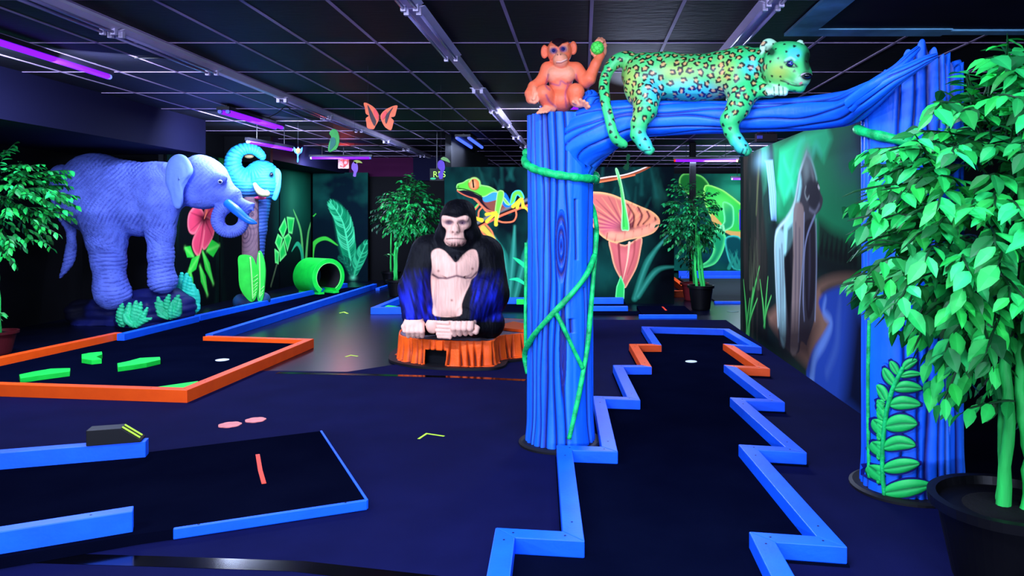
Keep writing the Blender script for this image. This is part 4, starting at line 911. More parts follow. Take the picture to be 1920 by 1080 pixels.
for (a, m_, e, w) in LV:
    V = []; C = []; n = 12; m2 = 8
    S_ = spline([np.array(a, float), np.array(m_, float), np.array(e, float)], 8); N = len(S_)
    for i, p in enumerate(S_):
        t = S_[min(i+1, N-1)]-S_[max(i-1, 0)]; t /= np.linalg.norm(t); nn = np.array((-t[1], t[0])); u = i/(N-1); ww = w*math.sin(math.pi*min(1, 0.06+u*0.94))**0.75+0.4
        for k in range(m2+1):
            v = -1+2*k/m2; q = p+nn*v*ww
            V.append(onR(q[0], q[1], 0.008+0.014*math.sqrt(max(0, 1-v*v))-0.007*math.exp(-(v/0.12)**2)))
            g = math.exp(-(v/0.16)**2); C.append(cL*(1-g)+cD*g)
    q = [(i*(m2+1)+k, i*(m2+1)+k+1, (i+1)*(m2+1)+k+1, (i+1)*(m2+1)+k) for i in range(N-1) for k in range(m2)]
    o = mk('fern_leaf', V, q, m_leafp, right, cols=np.array(C), smooth=True)
    so = o.modifiers.new('t', 'SOLIDIFY'); so.thickness = 0.006; so.offset = 0
    # dark painted outline band under the leaf
    V = []
    for i, p in enumerate(S_):
        t = S_[min(i+1, N-1)]-S_[max(i-1, 0)]; t /= np.linalg.norm(t); nn = np.array((-t[1], t[0])); u = i/(N-1); ww = w*math.sin(math.pi*min(1, 0.06+u*0.94))**0.75+3.0
        for v in (-1, 0, 1): q2 = p+nn*v*ww+(t*5 if i == N-1 else 0); V.append(onR(q2[0], q2[1], 0.012))
    q = [(i*3+k, i*3+k+1, (i+1)*3+k+1, (i+1)*3+k) for i in range(N-1) for k in range(2)]
    ol = mk('leaf_outline', V, q, mat('outline_navy', (10, 14, 100), 0.6, 0.2), o); so = ol.modifiers.new('t', 'SOLIDIFY'); so.thickness = 0.004; so.offset = 0
# =================== animals ===================
def pr(Z0):
    k = Z0/F
    return (lambda x, y, dv=0.0: U(x, y, Z0+dv)), k
def smoothf(V, Q, X, it=3):
    for _ in range(it):
        A = np.zeros_like(X); n = np.zeros(len(V))
        for j in range(4):
            a = Q[:, j]; b_ = Q[:, (j+1) % 4]; np.add.at(A, a, X[b_]); np.add.at(n, a, 1)
        X = 0.5*X+0.5*(A.T/np.maximum(n, 1)).T if X.ndim > 1 else 0.5*X+0.5*A/np.maximum(n, 1)
    return X
def eyeball(name, c, r, parent, iris, pup=(4, 4, 8), white=(235, 238, 240), face=(0, -1, 0), irf=0.62):
    f = np.asarray(face, float); f /= np.linalg.norm(f)
    b = MB(); b.ball(c, r, 20); e = b.build(name, mat('eye_'+str(white), white, 0.2, 0.6), parent, smooth=True)
    b = MB(); b.ball(np.asarray(c)+f*r*0.42, r*irf+r*0.06, 16); b.build('iris', mat('iris_'+str(iris), iris, 0.15, 0.6), e, smooth=True)
    b = MB(); b.ball(np.asarray(c)+f*r*0.78, r*0.36, 14); b.build('pupil', mat('pupil_'+str(pup), pup, 0.1, 0.6), e, smooth=True)
    return e
# ------------ gorilla ------------
p, k = pr(7.25)
SK = lin((240, 185, 160)); BK = lin((4, 4, 10)); BF = lin((14, 26, 150))
G_ = Clay(0.0062, 0.05)
c = G_.cap
c(p(858, 575, .10), p(858, 485, .10), 52*k, 44*k, BK); c(p(815, 474, .10), p(905, 476, .10), 33*k, 35*k, BK)
c(p(858, 500, -.02), p(858, 570, -.04), 36*k, 34*k, SK)
G_.ell(p(833, 497, -.07), (26*k, 0.10, 25*k), SK); G_.ell(p(878, 497, -.07), (26*k, 0.10, 25*k), SK)
c(p(858, 455, .04), p(858, 425, .0), 34*k, 28*k, BK)
G_.ell(p(859, 412, -.02), (34*k, 0.19, 37*k), BK); G_.ell(p(862, 392, .03), (27*k, 0.13, 17*k), BK); c(p(838, 440, .0), p(880, 440, .0), 22*k, 22*k, BK)
# face
G_.ell(p(854, 420, -.155), (26*k, 0.07, 17*k), SK, 0.02)
c(p(836, 409, -.185), p(872, 409, -.185), 7.5*k, 7.5*k, SK, 0.02)
G_.ell(p(853, 446, -.19), (20*k, 0.085, 16*k), SK, 0.03)
c(p(854, 415, -.21), p(853, 433, -.255), 5*k, 8*k, SK, 0.02)
G_.ell(p(849, 436, -.285), (2.2*k, 0.012, 2.4*k), BK, 0.008, -1); G_.ell(p(858, 436, -.285), (2.2*k, 0.012, 2.4*k), BK, 0.008, -1)
G_.ell(p(842, 418, -.235), (8.5*k, 0.035, 4.5*k), BK, 0.015, -1); G_.ell(p(867, 418, -.235), (8.5*k, 0.035, 4.5*k), BK, 0.015, -1)
c(p(837, 449, -.262), p(853, 447.5, -.282), 1.0*k, 1.0*k, BK, 0.008, -1); c(p(853, 447.5, -.282), p(870, 449, -.262), 1.0*k, 1.0*k, BK, 0.008, -1)
# pec line carve
for a, b2 in (((813, 517), (836, 522)), ((836, 522), (856, 517)), ((856, 517), (878, 521)), ((878, 521), (895, 512))):
    c(p(*a, -.165), p(*b2, -.172), 1.6*k, 1.6*k, SK, 0.02, -1)
c(p(856, 480, -.17), p(856, 515, -.175), 1.0*k, 1.0*k, SK, 0.02, -1)
# arms
c(p(802, 472, .08), p(780, 540, .02), 32*k, 31*k, BK); c(p(780, 545, .0), p(775, 590, -.18), 33*k, 21*k, BF)
c(p(910, 480, .08), p(925, 550, .03), 34*k, 30*k, BK); c(p(910, 555, -.03), p(878, 592, -.24), 42*k, 22*k, BF)
# legs
c(p(815, 598, .05), p(785, 605, -.12), 30*k, 24*k, BK); c(p(885, 600, .05), p(918, 606, -.05), 32*k, 27*k, BK); c(p(918, 608, -.05), p(890, 618, -.22), 24*k, 15*k, BK)
# back of the figure
G_.ell(p(858, 545, .28), (74*k, 0.30, 85*k), BK)
# feet soles in the middle
G_.ell(p(812, 610, -.30), (13*k, 0.05, 15*k), SK, 0.03); G_.ell(p(835, 602, -.33), (20*k, 0.05, 9*k), SK, 0.03)
for i, y in enumerate((605, 612.5, 619.5, 626, 631)):
    c(p(819+abs(i-2)*2, y, -.36), p(845-abs(i-3)*1.5, y+1, -.385), 3.6*k, 4.0*k, SK, 0.008)
# hands
G_.ell(p(776, 608, -.28), (20*k, 0.07, 12*k), SK, 0.03)
for i, x in enumerate((765, 774, 783, 791)): G_.chain([(p(x, 610, -.32), 5*k), (p(x+0.5, 621, -.345), 4.9*k), (p(x+1, 630, -.31), 4.2*k)], SK, 0.008)
G_.chain([(p(762, 606, -.27), 5*k), (p(757, 612, -.30), 4.2*k), (p(758, 621, -.31), 3.4*k)], SK, 0.008)
G_.ell(p(868, 606, -.33), (24*k, 0.06, 10*k), SK, 0.03)
for i, x in enumerate((851, 861, 871.5, 882)): G_.chain([(p(x+1, 605, -.37), 6.2*k), (p(x, 616, -.40), 5.8*k), (p(x+1.5, 627-i*0.7, -.37), 4.8*k)], SK, 0.007)
G_.chain([(p(886, 610, -.35), 5.5*k), (p(895, 615, -.36), 4.5*k), (p(893, 623, -.38), 4.2*k), (p(887, 622, -.385), 3.6*k)], SK, 0.007)
V, Q, C, Nm = G_.mesh(disp=lambda V, N: 0.004*(fbm(V*np.array((3.0, 3.0, 0.8)), 14, 4)-0.5)*2, floor=0.262)
x, y = proj(V); fr_ = Nm[:, 1] < 0.15
# paint
isB = np.zeros(len(V))
chest = [(809, 474), (820, 466), (833, 470), (845, 482), (855, 492), (868, 478), (882, 468), (893, 470), (897, 485), (897, 500), (893, 515), (884, 524), (880, 535), (872, 552), (866, 570), (862, 592), (815, 592), (812, 570), (809, 545), (808, 522), (810, 500)]
chest = [tuple(v) for v in spline(chest, 4, True)]
def softin(P, s=1.2):
    d = dseg(x, y, P, True); return np.clip(np.where(inpoly(x, y, P), d, -d)/s+0.5, 0, 1)
body = (V[:, 1] > 6.83)
lum = C[:, 0]
tors = (y > 462) & (y < 598) & (x > 800) & (x < 902) & (V[:, 2] > 0.40)
mch = softin(chest, 2.0)
st = noise3(np.stack([x*0.5, y*0.06, 0*x], -1), 1.0, 3)
C2 = C.copy()
# everything that is not hands or feet: fur first
hands = (lum > 0.2) & (y > 592) & (V[:, 2] < 0.47)
fur = np.array(BK)*(0.6+0.8*st[:, None]); arm = np.clip((y-500)/70, 0, 1)*np.clip((605-y)/10, 0, 1)*np.clip(np.abs(x-853)/14-1.9, 0, 1)
arm = arm*np.clip((np.where(x < 853, x-744, 946-x))/12, 0, 1)*(Nm[:, 1] < 0.5)*(V[:, 1] < 7.45)
fs = noise3(np.stack([(x+y*0.25*np.sign(x-853))*0.28, y*0.045, 0*x], -1), 1.0, 8)
furc = fur*(1-arm[:, None])+np.array(lin((16, 30, 165)))*(0.15+1.9*fs[:, None]**2.2)*arm[:, None]
C2 = np.where(hands[:, None], C, furc)
sk = np.array(SK)*(0.86+0.22*st[:, None])
m = mch*(fr_ & (y > 460))*(V[:, 1] < 7.3)
neckfur = np.clip(1-np.hypot((x-856)/20, (y-468)/26), 0, 1)*2; m = m*(1-np.clip(neckfur, 0, 1)*(0.4+0.6*(st > 0.35)))
C2 = C2*(1-m[:, None])+sk*m[:, None]
pl = dseg(x, y, [(811, 515), (822, 521), (838, 522), (856, 517), (872, 521), (884, 521), (895, 510)]); C2 = over(C2, (70, 35, 55), np.exp(-(pl/2.0)**2)*m*0.9)
pl = dseg(x, y, [(856, 492), (856, 516)]); C2 = over(C2, (150, 95, 90), np.exp(-(pl/1.5)**2)*m*0.5)
for q in ((822, 508), (886, 504), (847, 563)): C2 = over(C2, (130, 60, 50), np.exp(-((x-q[0])**2+(y-q[1])**2)/5.0)*m*0.8)
face = [(828, 407), (834, 404), (852, 408), (858, 408), (872, 404), (881, 408), (883, 420), (878, 428), (870, 432), (870, 444), (874, 452), (866, 461), (842, 461), (833, 452), (836, 440), (836, 430), (829, 422)]
face = [tuple(v) for v in spline(face, 4, True)]
mf = softin(face, 1.5)*(V[:, 1] < 7.25)*(Nm[:, 1] < 0.3)
C2 = C2*(1-mf[:, None])+sk*mf[:, None]
for q in ((842, 417), (867, 417)): C2 = over(C2, (44, 24, 60), np.exp(-(((x-q[0])/9)**2+((y-q[1])/5.2)**2)**2)*mf*0.9)
C2 = over(C2, (60, 25, 35), np.exp(-(dseg(x, y, [(837, 448), (853, 447), (871, 448)])/1.0)**2)*mf*0.9)
for q in ((849, 436), (858, 436)): C2 = over(C2, (60, 25, 30), np.exp(-((x-q[0])**2+(y-q[1])**2)/3.5)*mf*0.9)
chin = np.clip((y-453)/6, 0, 1)*(noise3(np.stack([x*0.6, y*0.1, 0*x], -1), 1.0, 9) > 0.45); C2 = over(C2, (30, 15, 25), chin*mf*0.85)
# dark creases between fingers from concavity
gor = thing('gorilla_statue', 'seated black gorilla statue with pale chest and blue forearms on the orange stump', 'gorilla statue', p(858, 635, 0))
mk('body', V, Q, vmat('gorilla_paint', 0.65, 0.15, 0.5, 45, (1, 1, 0.35)), gor, cols=C2, smooth=True)
for q in ((842, 418), (867, 418)): eyeball('eye', p(q[0], q[1], -.183), 0.019, gor, (60, 25, 40), white=(60, 40, 60))
# ------------ stump ------------
st_t = thing('tree_stump', 'low orange carved tree stump base under the gorilla with a dark opening', 'stump', (-1.2, 7.6, 0))
def blobP(z, ins=0.0, n=420):
    P = []
    for i in range(n):
        a = 2*math.pi*i/n
        P.append(a)
    return P
outl = spline([np.array(G(*q, 0.0)[:2]) for q in ((748, 676), (780, 686), (818, 690), (838, 691), (870, 692), (905, 692), (926, 690), (936, 680), (962, 676), (990, 672), (1012, 662), (1010, 648), (975, 641), (900, 640), (820, 644), (765, 655))], 40, True)
outl = np.array(outl); N_ = len(outl); cen = outl.mean(0)
dd = np.linalg.norm(np.diff(np.vstack([outl, outl[:1]]), axis=0), axis=1); s_ = np.concatenate([[0], np.cumsum(dd)])[:-1]
nx = np.roll(outl, -1, 0)-np.roll(outl, 1, 0); nrm = np.stack([nx[:, 1], -nx[:, 0]], 1); nrm /= np.linalg.norm(nrm, axis=1, keepdims=True)
if ((outl-cen)*nrm).sum() < 0: nrm = -nrm
rs = np.random.default_rng(4); gp = np.cumsum(rs.uniform(0.045, 0.095, 120)); gp = gp[gp < s_[-1]+0.05]
nzr = 26; h0 = 0.262
tilt = rs.uniform(-0.03, 0.03, len(gp)); plen = rs.uniform(0.0, 0.03, len(gp)+1)
V = []; C = []; OR = np.array(lin((255, 92, 16))); OD = np.array(lin((70, 8, 6)))
sx0, sx1 = [float(np.interp(0, [0], [0]))]*2
pxo = CX+outl[:, 0]/outl[:, 1]*F; frontm = outl[:, 1] < cen[1]
for j in range(nzr):
    z = h0*(1-j/(nzr-1)); u = 1-z/h0
    gx = gp[None, :]+tilt[None, :]*u
    d = np.abs(s_[:, None]-gx).min(1); g = np.exp(-(d/(0.005+0.010*u))**2)*min(1, (u+0.1)*1.6)
    seg = np.searchsorted(gp, s_); cut = 0.012+plen[np.minimum(seg, len(plen)-1)]
    zz = np.maximum(z, 0)+np.where(u > 0.9, cut*(u-0.9)/0.1, 0)
    nz_ = noise3(np.stack([s_*12, np.full(N_, z*14), 0*s_], -1), 1.0, 3)
    r_ = 0.03*u*u-0.03*g+0.008*(nz_-0.5)
    Pn = outl+nrm*r_[:, None]; V.append(np.stack([Pn[:, 0], Pn[:, 1], zz+0.0], 1))
    cc = OR*(0.85+0.3*nz_[:, None]); cc = cc*(1-g[:, None])+OD*g[:, None]; C.append(cc)
V = np.array(V); C = np.array(C)
hole = frontm & (pxo > 796) & (pxo < 837)
quads = []
for j in range(nzr-1):
    for i in range(N_):
        i2 = (i+1) % N_
        if hole[i] and j > 8: continue
        quads.append((j*N_+i, (j+1)*N_+i, (j+1)*N_+i2, j*N_+i2))
o = mk('stump_side', V.reshape(-1, 3), quads, vmat('stump_paint', 0.55, 0.3, 0.4, 50), st_t, cols=C.reshape(-1, 3), smooth=True)
so = o.modifiers.new('t', 'SOLIDIFY'); so.thickness = 0.02; so.offset = -1
b = MB(); b.prism([tuple(q) for q in outl[::4]-nrm[::4]*0.012], h0-0.03, h0-0.001); b.build('stump_top', mat('grey_top', (128, 112, 128), 0.7, 0.2, 0.2, 60, 0.25, 8), st_t)
b = MB(); b.prism([tuple(q) for q in outl[::4]+nrm[::4]*0.10], 0.0045, 0.028); b.build('base_disc', MATS['black_base'], st_t)
b = MB(); b.prism([tuple(q) for q in outl[::4]-nrm[::4]*0.09], 0.029, h0-0.035); b.build('inner_core', m_black, st_t)
b = MB(); q0 = U(935, 606, 7.9); b.prism([(-0.95, 7.75), (-0.50, 7.45), (-0.42, 7.75), (-0.75, 8.15)], h0+0.001, h0+0.03); b.build('top_ridge', m_orange, st_t, bevel=0.006)
# ------------ small ape with ball ------------
p, k = pr(4.62)
OM = lin((240, 112, 72)); OP = lin((238, 150, 112)); OS = lin((190, 70, 90))
A = Clay(0.0036, 0.018); c = A.cap
c(p(1051, 148), p(1053, 190), 22*k, 21*k, OM); c(p(1040, 140, -.03), p(1064, 140, -.03), 15*k, 15*k, OP); c(p(1028, 130, .0), p(1078, 130, 0), 14*k, 14*k, OM)
A.ell(p(1052, 188, -.03), (20*k, 0.07, 20*k), OM)
A.ell(p(1049, 98), (23*k, 0.075, 24*k), OM); A.ell(p(1049, 92, .01), (21*k, 0.07, 19*k), OM)
A.ell(p(1038.5, 94, -.055), (9*k, 0.02, 8.5*k), OP, 0.01); A.ell(p(1056.5, 91, -.055), (9*k, 0.02, 8.5*k), OP, 0.01)
c(p(1032, 88, -.055), p(1046, 89, -.07), 2.6*k, 2.8*k, OM, 0.008); c(p(1048, 88, -.07), p(1064, 82, -.055), 2.8*k, 2.6*k, OM, 0.008)
A.ell(p(1051, 113, -.065), (14*k, 0.045, 13*k), OP, 0.015); c(p(1047, 98, -.07), p(1048, 104, -.09), 3.5*k, 5*k, OP, 0.01)
A.ell(p(1052, 124, -.05), (10*k, 0.035, 7*k), OM, 0.012)
A.ell(p(1038, 95, -.078), (5.5*k, 0.012, 4.6*k), OP, 0.006, -1); A.ell(p(1056, 92, -.078), (5.5*k, 0.012, 4.6*k), OP, 0.006, -1)
A.ell(p(1045.5, 102.5, -.116), (1.7*k, 0.008, 1.9*k), OP, 0.003, -1); A.ell(p(1051, 102, -.116), (1.7*k, 0.008, 1.9*k), OP, 0.003, -1)
c(p(1042, 117, -.106), p(1052, 117.5, -.115), 0.9*k, 0.9*k, OP, 0.004, -1); c(p(1052, 117.5, -.115), p(1063, 113, -.10), 0.9*k, 0.9*k, OP, 0.004, -1)
for ex, ey, s in ((1021, 97, -1), (1075, 90, 1)):
    A.ell(p(ex, ey, .0), (7*k, 0.016, 13*k), OM, 0.008); A.ell(p(ex, ey, -.02), (4*k, 0.012, 8.5*k), OM, 0.006, -1)
# legs
A.chain([(p(1040, 190, -.0), 15*k), (p(1020, 176, -.10), 16*k), (p(1030, 200, -.06), 11*k)], OM, 0.015); A.chain([(p(1034, 203, -.06), 9*k), (p(1016, 208, -.12), 6*k)], OP, 0.01)
for i in range(4): c(p(1014+i*5.5, 206+0.5*(3-i), -.13), p(1008+i*5.5, 212-i*0.6, -.155), 2.8*k, 2.5*k, OP, 0.003)
A.chain([(p(1064, 190, -.0), 15*k), (p(1080, 172, -.10), 14.5*k), (p(1079, 190, -.10), 11*k)], OM, 0.015); A.ell(p(1086, 194, -.14), (14*k, 0.025, 8*k), OP, 0.01)
for i, (x0, y0, x1, y1) in enumerate(((1083, 196, 1075, 191), (1090, 196, 1088, 187), (1095, 198, 1095, 190), (1099, 201, 1101, 194), (1101, 204, 1104, 200))): c(p(x0, y0, -.15), p(x1, y1, -.175), 3*k, 3.2*k, OP, 0.003)
# left arm on knee
A.chain([(p(1027, 130, 0), 13*k), (p(1015, 152, -.02), 10.5*k), (p(1000, 162, -.06), 9*k), (p(993, 176, -.10), 9.5*k)], OM, 0.012); A.ell(p(995, 184, -.11), (9*k, 0.03, 11*k), OM, 0.01)
A.chain([(p(1001, 166, -.09), 5*k), (p(1004, 177, -.13), 4.6*k), (p(1001, 186, -.14), 4*k)], OP, 0.004)
for i in range(3): A.chain([(p(994+i*1.5, 190-i*2, -.12), 3.8*k), (p(1002, 192-i*3.6, -.135), 3.4*k), (p(1008, 189-i*3.4, -.13), 2.8*k)], OP, 0.003)
# right arm raised with hand behind the ball
A.chain([(p(1082, 132, 0), 14*k), (p(1098, 153, -.03), 12*k), (p(1105, 148, -.05), 11.5*k), (p(1117, 120, -.04), 9*k), (p(1126, 104, -.02), 8*k)], OM, 0.012)
A.ell(p(1129, 95, .015), (9*k, 0.022, 12*k), OP, 0.01)
for i, (x0, y0, x1, y1) in enumerate(((1135, 86, 1131, 76), (1131, 84, 1127, 73), (1127, 83, 1122, 73), (1123, 84, 1119, 76))): A.chain([(p(x0, y0, .01), 3.6*k), (p(x1+1, y1, -.004), 3.1*k), (p(x1-2, y1+2.5, -.03), 2.6*k)], OP, 0.003)
A.chain([(p(1118, 106, -.02), 4.5*k), (p(1112, 100, -.035), 3.6*k), (p(1109, 93, -.03), 3*k)], OP, 0.004)
V, Q, C, Nm = A.mesh(disp=lambda V, N: 0.0012*(fbm(V, 40, 4)-0.5)*2)
x, y = proj(V); C2 = C*(0.9+0.2*fbm(V, 12, 6)[:, None])
fr_ = (Nm[:, 1] < 0.1)
hd = (y < 100) & (x > 1018) & (x < 1084) & (V[:, 1] < 4.9)
hair = [(1040, 84), (1047, 89), (1054, 82), (1066, 78), (1064, 66), (1036, 66), (1034, 80)]
d = dseg(x, y, hair, True); mh = np.clip(np.where(inpoly(x, y, hair), d, -d)/1.5+0.5, 0, 1); C2 = over(C2, (26, 10, 20), mh); C2 = over(C2, (20, 8, 16), ((Nm[:, 1] > 0.2) & (y < 112) & (x < 1090)).astype(float)*0.85)
for q, r_ in (((1038, 95), (7.5, 6.3)), ((1056, 92), (7.5, 6.3))): C2 = over(C2, (30, 34, 100), np.exp(-(((x-q[0])/r_[0])**2+((y-q[1])/r_[1])**2)**3)*fr_*0.9)
C2 = over(C2, (120, 30, 50), np.exp(-(dseg(x, y, [(1043, 118), (1052, 118), (1063, 113)])/0.9)**2)*fr_*0.9); C2 = over(C2, (255, 225, 210), np.exp(-(dseg(x, y, [(1044, 116), (1052, 116), (1062, 111.5)])/0.8)**2)*fr_*0.7)
for q in ((1045.5, 102.5), (1051, 102)): C2 = over(C2, (50, 10, 20), np.exp(-((x-q[0])**2+(y-q[1])**2)/2.2)*fr_)
for L_ in ([(1028, 140), (1024, 160), (1030, 168)], [(1080, 140), (1083, 155)], [(1065, 160), (1060, 176), (1062, 200)], [(1024, 178), (1030, 190), (1042, 200)], [(1032, 156), (1048, 160), (1052, 152), (1062, 157), (1076, 152)]):
    C2 = over(C2, (90, 30, 110), np.exp(-(dseg(x, y, spline([np.array(v, float) for v in L_], 5))/2.2)**2)*fr_*0.55)  # purple shadows painted along the body folds
for q in ((1032, 157), (1064, 155)): C2 = over(C2, (150, 60, 60), np.exp(-((x-q[0])**2+(y-q[1])**2)/2.5)*fr_*0.8)
C2 = over(C2, (140, 50, 140), np.clip(-Nm[:, 2]-0.35, 0, 1)*0.25)  # purple shade painted into faces that point down
mo = thing('monkey_statue', 'small orange ape statue crouching on the centre blue trunk top, arm raised', 'monkey statue', p(1052, 209))
mk('body', V, Q, vmat('monkey_paint', 0.5, 0.3, 0.2, 60), mo, cols=C2, smooth=True)
for q in ((1038, 95), (1056, 92)): eyeball('eye', p(q[0], q[1], -.062), 0.0125, mo, (20, 40, 120), white=(24, 30, 80))
# ball
bc = p(1120, 90, -.045); rb = 12.5*k
b = MB(); nU = 64; V = []; C = []
for i in range(nU//2+1):
    a = math.pi*i/(nU//2)
    for j in range(nU):
        t = 2*math.pi*j/nU; n_ = np.array((math.sin(a)*math.cos(t), math.sin(a)*math.sin(t), math.cos(a))); V.append(n_)
V = np.array(V); pts = np.array([[math.cos(i*2.39996)*math.sqrt(1-(1-2*(i+.5)/26)**2), math.sin(i*2.39996)*math.sqrt(1-(1-2*(i+.5)/26)**2), 1-2*(i+.5)/26] for i in range(26)])
D = np.sort(np.linalg.norm(V[:, None]-pts[None], axis=2), axis=1); e_ = np.exp(-((D[:, 1]-D[:, 0])/0.06)**2)
C = np.array(lin((90, 245, 90)))*(1-0.75*e_[:, None])
idx = np.arange((nU//2+1)*nU).reshape(-1, nU); i2 = np.roll(idx, -1, axis=1); q = np.stack([idx[:-1], idx[1:], i2[1:], i2[:-1]], -1).reshape(-1, 4)
o = mk('knobbly_ball', bc+V*(rb*(1-0.08*e_[:, None])), q, vmat('ball_paint', 0.5, 0.3), None, cols=C, smooth=True, center=bc); tag(o, 'bright green knobbly ball held up in the raised hand of the ape', 'ball')
# ------------ leopard ------------
LG = lin((58, 205, 112)); LY = lin((190, 225, 90)); LCy = lin((80, 220, 245)); LW = lin((190, 240, 200))
def lz(px): return float(np.interp(px, [1120, 1205, 1300, 1400, 1480, 1520], [4.50, 4.50, 4.42, 4.33, 4.22, 4.16]))
def lp(x, y, dv=0.0): return U(x, y, lz(x)+dv)
k = 4.38/F
Lc = Clay(0.0044, 0.03); c = Lc.cap
Lc.chain([(lp(1208, 142), 44*k), (lp(1250, 142), 43*k), (lp(1300, 144), 40*k), (lp(1345, 141), 41*k), (lp(1388, 130), 43*k)], LG, 0.03)
c(lp(1390, 135), lp(1432, 128), 42*k, 32*k, LG); Lc.ell(lp(1300, 168), (70*k, 0.12, 23*k), LG)
Lc.ell(lp(1205, 160, -.07), (36*k, 0.09, 46*k), LG); Lc.ell(lp(1388, 152, -.07), (32*k, 0.085, 46*k), LG)
# hind leg
Lc.chain([(lp(1212, 178, -.10), 29*k), (lp(1210, 205, -.135), 22*k), (lp(1198, 232, -.145), 15*k), (lp(1196, 252, -.145), 13.5*k), (lp(1208, 270, -.145), 12.5*k), (lp(1217, 282, -.15), 9.5*k)], LG, 0.02)
for i, (dx, dy) in enumerate(((0, 0), (-6, 1), (5, -4))): c(lp(1210+dx, 276+dy, -.15+abs(dx)*.003), lp(1218+dx, 285+dy, -.155+abs(dx)*.003), 5.5*k, 5*k, LG, 0.004)
# front leg
Lc.chain([(lp(1392, 180, -.10), 26*k), (lp(1384, 202, -.13), 20.5*k), (lp(1368, 226, -.14), 16.5*k), (lp(1371, 246, -.14), 12.5*k), (lp(1382, 265, -.14), 12*k), (lp(1392, 277, -.145), 11*k), (lp(1399, 285, -.15), 8*k)], LG, 0.02)
for i, (dx, dy) in enumerate(((0, 0), (-7, 2), (6, -4))): c(lp(1390+dx, 277+dy, -.145+abs(dx)*.003), lp(1399+dx, 287+dy, -.15+abs(dx)*.003), 5.5*k, 5*k, LG, 0.004)
# paw under chin
c(lp(1412, 168, -.06), lp(1445, 171, -.10), 15*k, 12*k, LG); 
for i, x_ in enumerate((1442, 1453, 1463, 1471)): c(lp(x_-3, 166, -.10), lp(x_, 174, -.135), 7*k, 6*k, LW, 0.005)
# far legs over the back of the branch
Lc.chain([(lp(1212, 175, .10), 28*k), (lp(1215, 205, .15), 18*k), (lp(1212, 232, .15), 12*k)], LG, 0.02); Lc.chain([(lp(1385, 175, .10), 26*k), (lp(1380, 205, .15), 16*k), (lp(1376, 232, .15), 11*k)], LG, 0.02)
# tail
Lc.chain([(lp(1180, 112, -.0), 16*k), (lp(1160, 113, -.02), 12*k), (lp(1143, 128, -.03), 10*k), (lp(1133, 155, -.05), 9*k), (lp(1135, 190, -.10), 8.5*k), (lp(1142, 220, -.13), 8*k), (lp(1148, 245, -.14), 8*k), (lp(1156, 262, -.13), 8*k), (lp(1170, 271, -.11), 7*k)], LG, 0.015, n=4)
# neck + head
c(lp(1432, 122, -.02), lp(1462, 122, -.06), 33*k, 31*k, LG)
Lc.ell(lp(1468, 120, -.08), (37*k, 0.10, 40*k), LG); Lc.ell(lp(1490, 105, -.07), (26*k, 0.08, 24*k), LG)
c(lp(1490, 133, -.10), lp(1504, 148, -.12), 22*k, 14*k, LG); Lc.ell(lp(1503, 150, -.12), (13*k, 0.045, 10*k), LW, 0.01)
c(lp(1478, 156, -.10), lp(1500, 164, -.11), 14*k, 9.5*k, LG, 0.015); c(lp(1500, 112, -.1), lp(1513, 138, -.12), 12*k, 9*k, LG, 0.02)
Lc.ell(lp(1442, 91, -.10), (17*k, 0.022, 18*k), LW, 0.012); Lc.ell(lp(1445, 94, -.127), (11*k, 0.022, 12*k), LG, 0.006, -1)
Lc.ell(lp(1500, 84, -.02), (8*k, 0.018, 9*k), LW, 0.01)
c(lp(1470, 152, -.205), lp(1484, 159, -.20), 1.2*k, 1.2*k, LG, 0.006, -1); c(lp(1484, 159, -.17), lp(1502, 161, -.16), 1.2*k, 1.2*k, LG, 0.006, -1)
Lc.ell(lp(1480, 121, -.18), (8*k, 0.02, 4*k), LG, 0.012, -1)
V, Q, C, Nm = Lc.mesh(disp=lambda V, N: 0.0012*(fbm(V, 30, 4)-0.5)*2)
x, y = proj(V); fr_ = (Nm[:, 1] < 0.25).astype(float)
C2 = C*(0.85+0.3*fbm(V, 6, 7)[:, None])
def rad(cx, cy, rx, ry): return np.exp(-(((x-cx)/rx)**2+((y-cy)/ry)**2))
C2 = over(C2, (190, 190, 70), 0.7*np.clip(rad(1270, 135, 45, 20)+rad(1180, 150, 22, 30)+rad(1350, 170, 20, 25)+rad(1185, 200, 12, 25)+rad(1360, 130, 20, 20)+rad(1460, 135, 25, 18), 0, 1))
C2 = over(C2, (70, 190, 240), 0.85*np.clip(rad(1300, 170, 48, 16)+rad(1225, 165, 16, 24)+rad(1408, 125, 14, 14)+rad(1210, 265, 14, 16)+rad(1388, 270, 14, 16)+rad(1490, 100, 12, 10), 0, 1))
C2 = over(C2, (45, 190, 120), 0.5*np.clip(fbm(V, 9, 21)*2-1.1, 0, 1))
